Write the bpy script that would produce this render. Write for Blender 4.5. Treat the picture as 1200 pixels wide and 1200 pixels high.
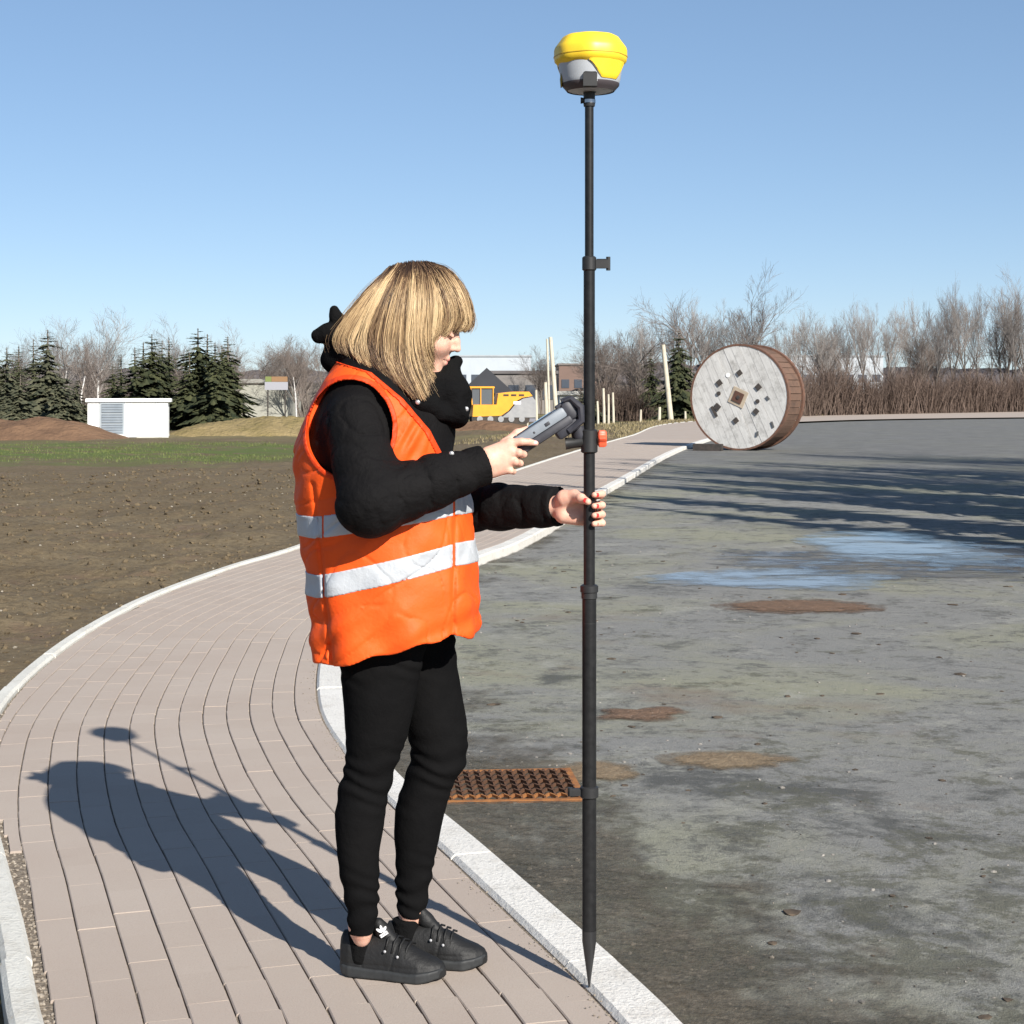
import bpy, bmesh, math, random
import numpy as np
from mathutils import Vector, Matrix

scene = bpy.context.scene
for o in list(bpy.data.objects):
    bpy.data.objects.remove(o, do_unlink=True)
COL = scene.collection
R = math.radians

# ------------------------------------------------------------------ camera
FPX = 2000.0            # focal length in pixels of the 1200 px photograph
CH = 1.376              # eye height
HY = 462.0              # horizon row
cam_data = bpy.data.cameras.new('camera')
cam_data.sensor_width = 36.0
cam_data.lens = 36.0 * FPX / 1200.0
cam_data.shift_y = -(600.0 - HY) / 1200.0
cam_data.clip_start = 0.05
cam_data.clip_end = 6000
cam = bpy.data.objects.new('camera', cam_data)
COL.objects.link(cam)
cam.location = (0, 0, CH)
cam.rotation_euler = (R(90), 0, 0)
scene.camera = cam

# ------------------------------------------------------------------ sky, sun, exposure
SUN_EL = R(31.8)
SX, SY = 0.519, -0.855                       # horizontal direction towards the sun
world = bpy.data.worlds.new('World')
scene.world = world
world.use_nodes = True
wn = world.node_tree.nodes
bg = wn['Background']
sky = wn.new('ShaderNodeTexSky')
sky.sky_type = 'NISHITA'
sky.sun_disc = False
sky.sun_elevation = SUN_EL
sky.sun_rotation = math.atan2(SX, SY)
sky.altitude = 600
sky.air_density = 0.7
sky.dust_density = 0.3
sky.ozone_density = 4.5
gam = wn.new('ShaderNodeGamma')               # evens the sky out from zenith to horizon
gam.inputs[1].default_value = 0.65
world.node_tree.links.new(sky.outputs[0], gam.inputs[0])
hsv = wn.new('ShaderNodeHueSaturation')
hsv.inputs['Saturation'].default_value = 1.10
world.node_tree.links.new(gam.outputs[0], hsv.inputs['Color'])
world.node_tree.links.new(hsv.outputs[0], bg.inputs[0])
bg.inputs[1].default_value = 0.138
sun_data = bpy.data.lights.new('sun', 'SUN')
sun_data.energy = 5.0
sun_data.angle = R(0.53)
sun_data.color = (1.0, 0.95, 0.87)
sun = bpy.data.objects.new('sun', sun_data)
COL.objects.link(sun)
sun.location = (20, -30, 30)
ce = math.cos(SUN_EL)
sun.rotation_euler = Vector((-SX * ce, -SY * ce, -math.sin(SUN_EL))).to_track_quat('-Z', 'Y').to_euler()
vs = scene.view_settings
vs.view_transform = 'Standard'
vs.look = 'None'
vs.exposure = 0.78
vs.gamma = 1
vs.use_curve_mapping = False

# ------------------------------------------------------------------ helpers
def G(px, py, z=0.0):
    """photograph pixel -> point on the level z"""
    d = (CH - z) * FPX / (py - HY)
    return Vector(((px - 600) * d / FPX, d, z))

def W(px, py, d):
    return np.array(((px - 600) * d / FPX, d, CH - (py - HY) * d / FPX))

def tag(o, label=None, cat=None, group=None, kind=None):
    if label: o['label'] = label
    if cat: o['category'] = cat
    if group: o['group'] = group
    if kind: o['kind'] = kind
    return o

def empty(name, loc=(0, 0, 0), rz=0):
    o = bpy.data.objects.new(name, None)
    COL.objects.link(o)
    o.location = loc
    o.rotation_euler = (0, 0, rz)
    o.empty_display_size = 0.1
    return o

def mesh(name, v, f, mat=None, smooth=False):
    me = bpy.data.meshes.new(name)
    if isinstance(v, np.ndarray): v = v.tolist()
    if isinstance(f, np.ndarray): f = f.tolist()
    me.from_pydata(v, [], f)
    if mat: me.materials.append(mat)
    if smooth:
        me.polygons.foreach_set('use_smooth', [True] * len(me.polygons))
    me.update()
    return me

def link(name, me, parent=None, loc=None):
    o = bpy.data.objects.new(name, me)
    COL.objects.link(o)
    if parent: o.parent = parent
    if loc is not None: o.location = loc
    return o

class MB:
    def __init__(s): s.v = []; s.f = []
    def add(s, v, f):
        n = len(s.v)
        s.v += [tuple(p) for p in v]
        s.f += [tuple(i + n for i in q) for q in f]
    def box(s, c, size, rot=None, ch=0.0):
        x, y, z = size[0] / 2, size[1] / 2, size[2] / 2
        if ch:
            vs_ = [(-x, -y, -z), (x, -y, -z), (x, y, -z), (-x, y, -z), (-x, -y, z - ch), (x, -y, z - ch), (x, y, z - ch), (-x, y, z - ch),
                   (-x + ch, -y + ch, z), (x - ch, -y + ch, z), (x - ch, y - ch, z), (-x + ch, y - ch, z)]
            fs = [(3, 2, 1, 0), (0, 1, 5, 4), (1, 2, 6, 5), (2, 3, 7, 6), (3, 0, 4, 7), (4, 5, 9, 8), (5, 6, 10, 9), (6, 7, 11, 10), (7, 4, 8, 11), (8, 9, 10, 11)]
        else:
            vs_ = [(-x, -y, -z), (x, -y, -z), (x, y, -z), (-x, y, -z), (-x, -y, z), (x, -y, z), (x, y, z), (-x, y, z)]
            fs = [(3, 2, 1, 0), (4, 5, 6, 7), (0, 1, 5, 4), (1, 2, 6, 5), (2, 3, 7, 6), (3, 0, 4, 7)]
        M_ = rot if rot is not None else Matrix.Identity(3)
        s.add([tuple(M_ @ Vector(p) + Vector(c)) for p in vs_], fs)
        return s
    def tube(s, pts, rad, n=8, caps=True):
        pts = [Vector(p) for p in pts]
        if not hasattr(rad, '__len__'): rad = [rad] * len(pts)
        vs_ = []; fs = []
        u = None
        for i, p in enumerate(pts):
            t = (pts[min(i + 1, len(pts) - 1)] - pts[max(i - 1, 0)])
            if t.length < 1e-9: t = Vector((0, 0, 1))
            t.normalize()
            if u is None:
                u = t.orthogonal().normalized()
            else:
                u = (u - t * u.dot(t))
                if u.length < 1e-6: u = t.orthogonal()
                u.normalize()
            w = t.cross(u)
            for k in range(n):
                a = 2 * math.pi * k / n
                vs_.append(p + (u * math.cos(a) + w * math.sin(a)) * rad[i])
        for i in range(len(pts) - 1):
            for k in range(n):
                k2 = (k + 1) % n
                fs.append((i * n + k, i * n + k2, (i + 1) * n + k2, (i + 1) * n + k))
        if caps:
            fs.append(tuple(range(n - 1, -1, -1)))
            b = (len(pts) - 1) * n
            fs.append(tuple(b + k for k in range(n)))
        s.add(vs_, fs)
        return s
    def lathe(s, prof, n=32, c=(0, 0, 0), caps=True):
        """prof: list of (r, z) from the bottom up"""
        vs_ = []; fs = []
        for r, z in prof:
            for k in range(n):
                a = 2 * math.pi * k / n
                vs_.append((c[0] + r * math.cos(a), c[1] + r * math.sin(a), c[2] + z))
        for i in range(len(prof) - 1):
            for k in range(n):
                k2 = (k + 1) % n
                fs.append((i * n + k, i * n + k2, (i + 1) * n + k2, (i + 1) * n + k))
        if caps:
            fs.append(tuple(range(n - 1, -1, -1)))
            b = (len(prof) - 1) * n
            fs.append(tuple(b + k for k in range(n)))
        s.add(vs_, fs)
        return s
    def prism(s, poly, y0, y1):
        """poly in (x,z), extruded along y"""
        n = len(poly)
        v = [(x, y0, z) for x, z in poly] + [(x, y1, z) for x, z in poly]
        f = [tuple(range(n)), tuple(range(2 * n - 1, n - 1, -1))]
        f += [((i + 1) % n, i, n + i, n + (i + 1) % n) for i in range(n)]
        s.add(v, f)
        return s
    def build(s, name, mat, parent=None, smooth=False, loc=None):
        me = mesh(name, s.v, s.f, mat, smooth)
        if smooth:
            try: me.set_sharp_from_angle(angle=R(40))
            except Exception: pass
        return link(name, me, parent, loc)

def copy_tree(o, parent=None):
    c = o.copy()
    COL.objects.link(c)
    c.parent = parent
    for ch in list(o.children):
        copy_tree(ch, c)
    return c

# ------------------------------------------------------------------ materials
def ragged(m, vec, scale=6.0, amt=0.8, soft=0.06, keep=None):
    """let a sheet thin out in a ragged edge: attribute 'edge' runs 0 (middle) to 1 (rim)"""
    at = m.n.new('ShaderNodeAttribute'); at.attribute_name = 'edge'
    nz = m.noise(vec, scale, 7, 0.7)
    s = m.math('ADD', m.math('MULTIPLY', m.math('SUBTRACT', nz, 0.5), amt), m.math('SUBTRACT', 0.80, at.outputs['Fac']))
    a = m.ramp(s, -soft, soft)
    if keep is not None: a = m.math('MULTIPLY', a, keep)
    m.lk(a, m.b.inputs['Alpha'])

class Mat:
    def __init__(s, name, rough=0.8, spec=0.35, metal=0.0):
        s.m = bpy.data.materials.new(name)
        s.m.use_nodes = True
        s.nt = s.m.node_tree
        s.n = s.nt.nodes
        s.b = s.n['Principled BSDF']
        s.b.inputs['Roughness'].default_value = rough
        s.b.inputs['Specular IOR Level'].default_value = spec
        s.b.inputs['Metallic'].default_value = metal
        s.co = None
    def coord(s, kind='Object'):
        t = s.n.new('ShaderNodeTexCoord')
        return t.outputs[kind]
    def pos(s):
        return s.n.new('ShaderNodeNewGeometry').outputs['Position']
    def lk(s, a, b): s.nt.links.new(a, b)
    def noise(s, vec, scale, detail=4, rough=0.55, stretch=None, dist=0.0):
        if stretch:
            mp = s.n.new('ShaderNodeMapping'); mp.inputs['Scale'].default_value = stretch
            s.lk(vec, mp.inputs[0]); vec = mp.outputs[0]
        t = s.n.new('ShaderNodeTexNoise')
        t.inputs['Scale'].default_value = scale; t.inputs['Detail'].default_value = detail
        t.inputs['Roughness'].default_value = rough; t.inputs['Distortion'].default_value = dist
        s.lk(vec, t.inputs['Vector'])
        return t.outputs['Fac']
    def ramp(s, fac, a, b, va=0.0, vb=1.0):
        t = s.n.new('ShaderNodeMapRange')
        t.inputs[1].default_value = a; t.inputs[2].default_value = b
        t.inputs[3].default_value = va; t.inputs[4].default_value = vb
        s.lk(fac, t.inputs[0])
        return t.outputs[0]
    def mix(s, fac, a, b, mode='MIX'):
        t = s.n.new('ShaderNodeMix'); t.data_type = 'RGBA'; t.blend_type = mode
        for sock, val in ((t.inputs[0], fac), (t.inputs[6], a), (t.inputs[7], b)):
            if hasattr(val, 'is_output') or isinstance(val, bpy.types.NodeSocket): s.lk(val, sock)
            elif isinstance(val, (int, float)): sock.default_value = val
            else: sock.default_value = (*val, 1)
        return t.outputs[2]
    def math(s, op, a, b=0.0):
        t = s.n.new('ShaderNodeMath'); t.operation = op
        for sock, val in ((t.inputs[0], a), (t.inputs[1], b)):
            if isinstance(val, bpy.types.NodeSocket): s.lk(val, sock)
            else: sock.default_value = val
        return t.outputs[0]
    def color(s, c):
        if isinstance(c, bpy.types.NodeSocket): s.lk(c, s.b.inputs['Base Color'])
        else: s.b.inputs['Base Color'].default_value = (*c, 1)
        return s
    def rough(s, sock): s.lk(sock, s.b.inputs['Roughness']); return s
    def bump(s, h, strength=0.4, dist=0.01):
        t = s.n.new('ShaderNodeBump')
        t.inputs['Strength'].default_value = strength; t.inputs['Distance'].default_value = dist
        s.lk(h, t.inputs['Height']); s.lk(t.outputs[0], s.b.inputs['Normal'])
        return s

def simple(name, c1, c2=None, rough=0.8, spec=0.35, scale=8, bump=None, metal=0.0, stretch=None):
    m = Mat(name, rough, spec, metal)
    if c2 is None: m.color(c1)
    else:
        v = m.coord()
        m.color(m.mix(m.ramp(m.noise(v, scale, stretch=stretch), 0.3, 0.7), c1, c2))
    if bump:
        m.bump(m.noise(m.coord(), bump[0], 5), bump[1], bump[2])
    return m.m

# ================================================================== SETTING
rng = np.random.default_rng(7)
random.seed(7)
ZA = -0.08                                   # asphalt level; the path surface is z = 0

def smoothstep(a, b, x):
    t = np.clip((x - a) / (b - a), 0, 1)
    return t * t * (3 - 2 * t)

def catmull(P, n=24):
    P = np.array(P, float)
    P = np.vstack([2 * P[0] - P[1], P, 2 * P[-1] - P[-2]])
    out = []
    for i in range(1, len(P) - 2):
        for t in np.linspace(0, 1, n, endpoint=False):
            a, b, c, d = P[i - 1:i + 3]
            out.append(0.5 * (2 * b + (c - a) * t + (2 * a - 5 * b + 4 * c - d) * t * t + (3 * b - a - 3 * c + d) * t ** 3))
    out.append(P[-2])
    return np.array(out)

def resample(C, step):
    s = np.r_[0, np.cumsum(np.linalg.norm(np.diff(C, axis=0), axis=1))]
    q = np.arange(0, s[-1], step)
    return np.c_[np.interp(q, s, C[:, 0]), np.interp(q, s, C[:, 1])]

def normals(C):
    t = np.gradient(C, axis=0)
    t /= np.linalg.norm(t, axis=1)[:, None] + 1e-12
    return t, np.c_[-t[:, 1], t[:, 0]]       # tangent, normal to the left of travel

# the inner line of the left edging and of the right kerb, read off the ground
LP = [(-0.62, 2.2)] + [tuple(G(x, y)[:2]) for x, y in ((72, 1290), (50, 1195), (27, 1085), (0, 985), (-20, 905), (5, 830), (62, 772), (130, 726), (200, 693), (280, 664), (355, 641), (480, 594), (590, 557), (680, 528), (740, 511), (800, 495))] + [(19.2, 109), (40, 134), (90, 160), (170, 180)]
RP = [(0.62, 2.2)] + [tuple(G(x, y)[:2]) for x, y in ((727, 1200), (697, 1167), (660, 1130), (615, 1087), (564, 1039), (513, 991), (451, 935), (404, 880), (374, 827))] + [(-1.0, 8.9), (-1.06, 10.3), (-0.86, 12.1), (-0.43, 14.4), (0.2, 17.4), (1.62, 27.2), (4.62, 45.9), (9.2, 67), (15.2, 87), (30.6, 102), (80, 128), (170, 150)]
LC = catmull(LP)
RC = catmull(RP)
LX = lambda y: np.interp(y, LC[:, 1], LC[:, 0])
RX = lambda y: np.interp(y, RC[:, 1], RC[:, 0])

def vnoise(x, y, seed=0):
    """cheap smooth value noise"""
    xi = np.floor(x).astype(np.int64); yi = np.floor(y).astype(np.int64)
    fx = x - xi; fy = y - yi
    fx = fx * fx * (3 - 2 * fx); fy = fy * fy * (3 - 2 * fy)
    def h(a, b):
        n = (a * 374761393 + b * 668265263 + seed * 1274126177) & 0x7fffffff
        n = ((n ^ (n >> 13)) * 1274126177) & 0x7fffffff
        return ((n ^ (n >> 16)) & 0xffff) / 65535.0
    return (h(xi, yi) * (1 - fx) * (1 - fy) + h(xi + 1, yi) * fx * (1 - fy) + h(xi, yi + 1) * (1 - fx) * fy + h(xi + 1, yi + 1) * fx * fy) * 2 - 1

def zfield(x, y):
    x = np.asarray(x, float); y = np.asarray(y, float)
    drop = -0.5 * smoothstep(18, 62, y) * smoothstep(2.0, 9.0, LX(y) - x)
    n = 0.045 * vnoise(x * 1.1, y * 1.1, 1) + 0.032 * vnoise(x * 3.1, y * 3.1, 2) + 0.022 * vnoise(x * 8.3, y * 8.3, 3)
    edge = smoothstep(0.08, 0.6, LX(y) - x)
    return -0.045 + drop + n * edge

# ---- materials of the setting
def mat_soil():
    m = Mat('soil', 0.95, 0.15)
    p = m.pos()
    a = m.noise(p, 0.6, 5, 0.6); b = m.noise(p, 14, 5, 0.65); c = m.noise(p, 60, 3)
    col = m.mix(m.ramp(a, 0.35, 0.7), (0.122, 0.092, 0.054), (0.162, 0.127, 0.078))
    col = m.mix(m.ramp(b, 0.42, 0.72, 0, 0.8), col, (0.066, 0.048, 0.030))
    col = m.mix(m.ramp(c, 0.62, 0.75, 0, 0.7), col, (0.24, 0.20, 0.145))
    col = m.mix(m.ramp(m.noise(p, 1.3, 8, 0.7), 0.55, 0.68, 0, 0.55), col, (0.150, 0.098, 0.070))
    # thin green growing on the far side of the field
    sep = m.n.new('ShaderNodeSeparateXYZ'); m.lk(p, sep.inputs[0])
    wy = m.math('ADD', sep.outputs[1], m.math('MULTIPLY', m.math('SUBTRACT', m.noise(p, 0.22, 6, 0.7), 0.5), 26.0))
    g1 = m.ramp(wy, 38, 46); g2 = m.ramp(wy, 72, 62)
    g3 = m.ramp(sep.outputs[0], -3.5, -8)
    gm = m.math('MULTIPLY', m.math('MULTIPLY', g1, g2), g3)
    gn = m.noise(p, 0.35, 5, 0.65, stretch=(1, 2.2, 1))
    gm = m.math('MULTIPLY', gm, m.ramp(gn, 0.36, 0.52))
    dry = m.ramp(m.noise(p, 0.05, 4, 0.6), 0.42, 0.62, 0, 0.75)
    far = m.ramp(sep.outputs[1], 60, 95)
    col = m.mix(m.math('MULTIPLY', dry, far), col, (0.20, 0.19, 0.075))
    col = m.mix(gm, col, (0.088, 0.112, 0.032))
    m.color(col)
    hsum = m.math('ADD', m.math('MULTIPLY', b, 0.7), m.math('MULTIPLY', c, 0.3))
    m.bump(hsum, 0.9, 0.03)
    return m.m
SOIL = mat_soil()

def mat_asphalt():
    m = Mat('asphalt', 0.9, 0.25)
    p = m.pos()
    fine = m.noise(p, 170, 3, 0.7); mid = m.noise(p, 9, 8, 0.75)
    big = m.noise(p, 0.33, 12, 0.66, dist=0.4); big2 = m.noise(p, 0.9, 12, 0.74, dist=0.3); big3 = m.noise(p, 0.16, 5, 0.6)
    patch = m.noise(p, 2.3, 12, 0.78, dist=0.2)
    sep = m.n.new('ShaderNodeSeparateXYZ'); m.lk(p, sep.inputs[0])
    col = m.mix(m.ramp(fine, 0.3, 0.7), (0.170, 0.168, 0.158), (0.245, 0.242, 0.226))
    # pale dust, darker bare bitumen, brown mud washed over the surface
    col = m.mix(m.ramp(big, 0.46, 0.58, 0, 0.8), col, (0.255, 0.252, 0.178))
    farm = m.ramp(sep.outputs[1], 6.5, 3.2)
    nearm = m.ramp(sep.outputs[1], 9, 3.6, -0.02, 0.085)
    dk = m.ramp(m.math('ADD', big2, nearm), 0.555, 0.625, 0, 0.80)
    col = m.mix(dk, col, (0.062, 0.062, 0.057))
    col = m.mix(m.ramp(m.math('ADD', patch, nearm), 0.545, 0.605, 0, 0.75), col, (0.092, 0.090, 0.064))
    col = m.mix(m.ramp(mid, 0.56, 0.66, 0, 0.7), col, (0.09, 0.085, 0.075))
    col = m.mix(m.ramp(mid, 0.42, 0.30, 0, 0.5), col, (0.33, 0.31, 0.265))
    md = m.math('MULTIPLY', m.ramp(m.noise(p, 0.7, 5, 0.7), 0.55, 0.67, 0, 0.75), m.ramp(sep.outputs[0], 3.2, 0.2))
    md = m.math('MULTIPLY', md, m.ramp(sep.outputs[1], 14, 8))
    col = m.mix(md, col, (0.175, 0.125, 0.088))
    rough4 = m.noise(p, 3.6, 12, 0.82)
    col = m.mix(m.ramp(rough4, 0.535, 0.595, 0, 0.72), col, (0.088, 0.087, 0.078))
    col = m.mix(m.ramp(m.noise(p, 1.7, 12, 0.8), 0.55, 0.61, 0, 0.6), col, (0.31, 0.305, 0.265))
    col = m.mix(m.ramp(m.noise(p, 26, 6, 0.8), 0.60, 0.66, 0, 0.75), col, (0.065, 0.064, 0.058))
    # older, smoother grey beyond
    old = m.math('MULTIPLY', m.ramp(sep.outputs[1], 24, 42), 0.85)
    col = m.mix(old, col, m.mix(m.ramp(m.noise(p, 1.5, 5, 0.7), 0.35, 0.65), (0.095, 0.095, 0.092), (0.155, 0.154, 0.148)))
    # long meandering sealed cracks
    w = m.n.new('ShaderNodeTexVoronoi'); w.feature = 'DISTANCE_TO_EDGE'; w.inputs['Scale'].default_value = 0.16
    wv = m.n.new('ShaderNodeVectorMath'); wv.operation = 'ADD'
    ns = m.n.new('ShaderNodeTexNoise'); ns.inputs['Scale'].default_value = 0.5; m.lk(p, ns.inputs['Vector'])
    sc_ = m.n.new('ShaderNodeVectorMath'); sc_.operation = 'SCALE'; sc_.inputs['Scale'].default_value = 4.0
    m.lk(ns.outputs['Color'], sc_.inputs[0]); m.lk(p, wv.inputs[0]); m.lk(sc_.outputs[0], wv.inputs[1]); m.lk(wv.outputs[0], w.inputs['Vector'])
    col = m.mix(m.ramp(w.outputs['Distance'], 0.004, 0.001, 0, 0.25), col, (0.05, 0.05, 0.048))
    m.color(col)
    m.rough(m.ramp(big2, 0.4, 0.75, 0.95, 0.72))
    m.bump(m.math('ADD', m.math('MULTIPLY', fine, 0.5), m.math('MULTIPLY', mid, 1.0)), 0.9, 0.016)
    return m.m
ASPHALT = mat_asphalt()

def mat_paver():
    m = Mat('paver', 0.88, 0.25)
    p = m.pos()
    geo = m.n.new('ShaderNodeNewGeometry'); oi = m.n.new('ShaderNodeObjectInfo')
    r = m.math('FRACT', m.math('ADD', geo.outputs['Random Per Island'], oi.outputs['Random']))
    col = m.mix(r, (0.338, 0.280, 0.236), (0.358, 0.299, 0.254))
    col = m.mix(m.ramp(m.noise(p, 1.2, 4, 0.6), 0.35, 0.7, 0, 0.5), col, (0.395, 0.345, 0.298))
    f = m.noise(p, 240, 3, 0.7)
    col = m.mix(m.ramp(f, 0.45, 0.75, 0, 0.35), col, (0.24, 0.185, 0.155))
    col = m.mix(m.ramp(m.noise(p, 7, 5, 0.7), 0.62, 0.78, 0, 0.55), col, (0.27, 0.22, 0.175))
    m.color(col)
    m.bump(f, 0.35, 0.003)
    return m.m
PAVER = mat_paver()

def mat_conc(name, c1, c2, speck):
    m = Mat(name, 0.85, 0.3)
    p = m.pos()
    col = m.mix(m.ramp(m.noise(p, 2.2, 5, 0.6), 0.3, 0.7), c1, c2)
    f = m.noise(p, 90, 4, 0.7)
    col = m.mix(m.ramp(f, 0.55, 0.66, 0, 0.7), col, speck)
    col = m.mix(m.ramp(m.noise(p, 7, 9, 0.78), 0.52, 0.72, 0, 0.6), col, (0.33, 0.295, 0.24))
    m.color(col)
    m.bump(f, 0.9, 0.006)
    return m.m
KERB = mat_conc('kerb_concrete', (0.56, 0.54, 0.50), (0.66, 0.64, 0.60), (0.34, 0.33, 0.31))
EDGING = mat_conc('edging_concrete', (0.52, 0.505, 0.46), (0.60, 0.59, 0.54), (0.40, 0.39, 0.35))
BED = simple('bedding_grit', (0.115, 0.092, 0.07), (0.26, 0.22, 0.175), 0.95, 0.1, 85, (70, 0.9, 0.012))
STONE = simple('pebble', (0.34, 0.31, 0.26), (0.18, 0.15, 0.11), 0.85, 0.25, 30)
CLOD = simple('clod', (0.145, 0.112, 0.070), (0.080, 0.060, 0.038), 0.95, 0.1, 25)

# ---- the ground: one sheet to the horizon, finer where the field is near
def axis(segs):
    out = [segs[0][0]]
    for a, b, s0, gr in segs:
        s = s0
        while out[-1] + s < b:
            out.append(out[-1] + s); s *= gr
        out.append(b)
    return np.array(sorted(set(out)))
xr = axis([(2.5, 1500, 0.2, 1.09)])
xl = -axis([(7.0, 1500, 0.1, 1.06)])[::-1]
xs = np.unique(np.r_[xl, np.arange(-7, 2.5, 0.065), xr])
ys = np.unique(np.r_[-axis([(0, 60, 1, 1.2)])[::-1], axis([(0, 3.2, 0.5, 1.0)]), np.arange(3.2, 15, 0.075), axis([(15, 2500, 0.09, 1.028)])])
gx, gy = np.meshgrid(xs, ys)
gz = zfield(gx, gy)
inside = smoothstep(0.0, 0.09, gx - LX(gy)) * (gy < 178)
gz = gz * (1 - inside) - 0.42 * inside
nx, ny = len(xs), len(ys)
idx = np.arange(nx * ny).reshape(ny, nx)
quads = np.stack([idx[:-1, :-1], idx[:-1, 1:], idx[1:, 1:], idx[1:, :-1]], -1).reshape(-1, 4)
ground = link('ground', mesh('ground', np.c_[gx.ravel(), gy.ravel(), gz.ravel()], quads, SOIL, True))
tag(ground, 'bare brown soil field with thin grass further back', None, kind='structure')

# ---- asphalt yard
yy = np.r_[np.arange(-40, 2.2, 2.0), RC[RC[:, 1] > 2.2, 1]]
rx0 = np.where(yy < 2.2, 0.62 + (2.2 - yy) * 0.3, RX(yy)) + 0.10
v = []; f = []
for i, (a, b) in enumerate(zip(rx0, yy)):
    for t in (0, 0.02, 0.06, 0.15, 0.4, 1.0):
        v.append((a + (max(260, a + 10) - a) * t, b, ZA))
for i in range(len(yy) - 1):
    for k in range(5):
        f.append((i * 6 + k, i * 6 + k + 1, (i + 1) * 6 + k + 1, (i + 1) * 6 + k))
asph = link('asphalt_yard', mesh('asphalt_yard', v, f, ASPHALT))
tag(asph, 'worn grey asphalt yard with dusty and damp patches', kind='structure')

# ---- block paved path: bedding sheet plus stones
yb = np.r_[np.arange(2.2, 20, 0.2), np.arange(20, 60, 1.0), np.arange(60, 176, 3.0)]
def strip(cl, off0, off1, z):
    pass
v = []; f = []
for i, b in enumerate(yb):
    v += [(LX(b), b, -0.0075), (min(RX(b), 169) + 0.02, b, -0.0075)]
for i in range(len(yb) - 1):
    f.append((i * 2, i * 2 + 1, i * 2 + 3, i * 2 + 2))
path = link('path', mesh('path', v, f, BED))
tag(path, 'curving footpath of tan block paving stones', kind='structure')

def frame_at(c, t, z):
    a = math.atan2(t[1], t[0])
    return Matrix.Translation((c[0], c[1], z)) @ Matrix.Rotation(a, 4, 'Z')

PW, PL = 0.0995, 0.205
RCs = resample(RC[(RC[:, 1] < 60)], 0.05)
tt, nn = normals(RCs)
stones = []
for row in range(27):
    off = (row + 0.5) * PW + 0.006
    line = resample(RCs + nn * off, PL)
    tl, nl = normals(line)
    # running bond: every other row starts half a stone later
    sh = (0.5 if row % 2 else 0.0) * PL + random.uniform(-0.02, 0.02)
    for c, t in zip(line, tl):
        c = c + t * sh
        if c[1] > 52 or c[1] < 2.6: continue
        lim = float(LX(c[1])) + float(np.interp(c[1], (4.5, 6.5, 9.0), (0.028, 0.018, 0.004)))
        ct = max(abs(t[1]), 0.3)                            # obliquity of the row
        over = (lim - (c[0] - PW * 0.5 / ct)) * ct
        if over > PW - 0.03: continue
        if over > 0:                                       # a stone cut to fit the edging
            q = c + np.array((t[1], -t[0])) * over / 2
            stones.append((q[0], q[1], t[0], t[1], (PW - over) / PW)); continue
        stones.append((c[0], c[1], t[0], t[1], 1.0))
stones.sort(key=lambda q: (q[1] if (abs(q[0]) < 0.32 * q[1] and q[1] > 3.45) else q[1] + 100))
pb = MB()
hl0_, hw0_ = PL / 2 - 0.0003, PW / 2 - 0.0020
pb.add([(sx * hl0_, y_, z_) for sx in (-1, 1) for y_, z_ in ((-hw0_, -0.06), (-hw0_, -0.0025), (-hw0_ + 0.003, 0), (hw0_ - 0.003, 0), (hw0_, -0.0025), (hw0_, -0.06))],
       [(i, i + 6, i + 7, i + 1) for i in range(5)] + [(0, 1, 2, 3, 4, 5), (11, 10, 9, 8, 7, 6)])
pme = mesh('paving_stone', pb.v, pb.f, PAVER)
for x, y, tx, ty, wd in stones[:300]:
    o = bpy.data.objects.new('paving_stone', pme)
    COL.objects.link(o)
    o.parent = path
    o.matrix_world = frame_at((x, y), (tx, ty), random.uniform(-0.0012, 0.0012)) @ Matrix.Rotation(random.uniform(-0.006, 0.006), 4, 'X') @ Matrix.Diagonal((1, wd, 1, 1))
V = np.array(pb.v); F = np.array(pb.f, dtype=object)
av = []; af = []
for x, y, tx, ty, wd in stones[300:]:
    n = len(av) * len(V)
    a = math.atan2(ty, tx); ca, sa = math.cos(a), math.sin(a)
    av.append(np.c_[V[:, 0] * ca - V[:, 1] * wd * sa + x, V[:, 0] * sa + V[:, 1] * wd * ca + y, V[:, 2] + random.uniform(-0.0012, 0.0012)])
    af += [tuple(i + n for i in q) for q in pb.f]
rest = link('paving_stones', mesh('paving_stones', np.vstack(av), af, PAVER), path)
tag(rest, kind='stuff')
# far end of the path, too far off to tell the stones apart
v = []; f = []
yf = np.r_[np.arange(51, 176, 2.5)]
for b in yf: v += [(LX(b), b, -0.002), (min(RX(b), 169), b, -0.002)]
for i in range(len(yf) - 1): f.append((i * 2, i * 2 + 1, i * 2 + 3, i * 2 + 2))
farp = link('far_paving', mesh('far_paving', v, f, PAVER), path)
tag(farp, kind='stuff')

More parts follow.
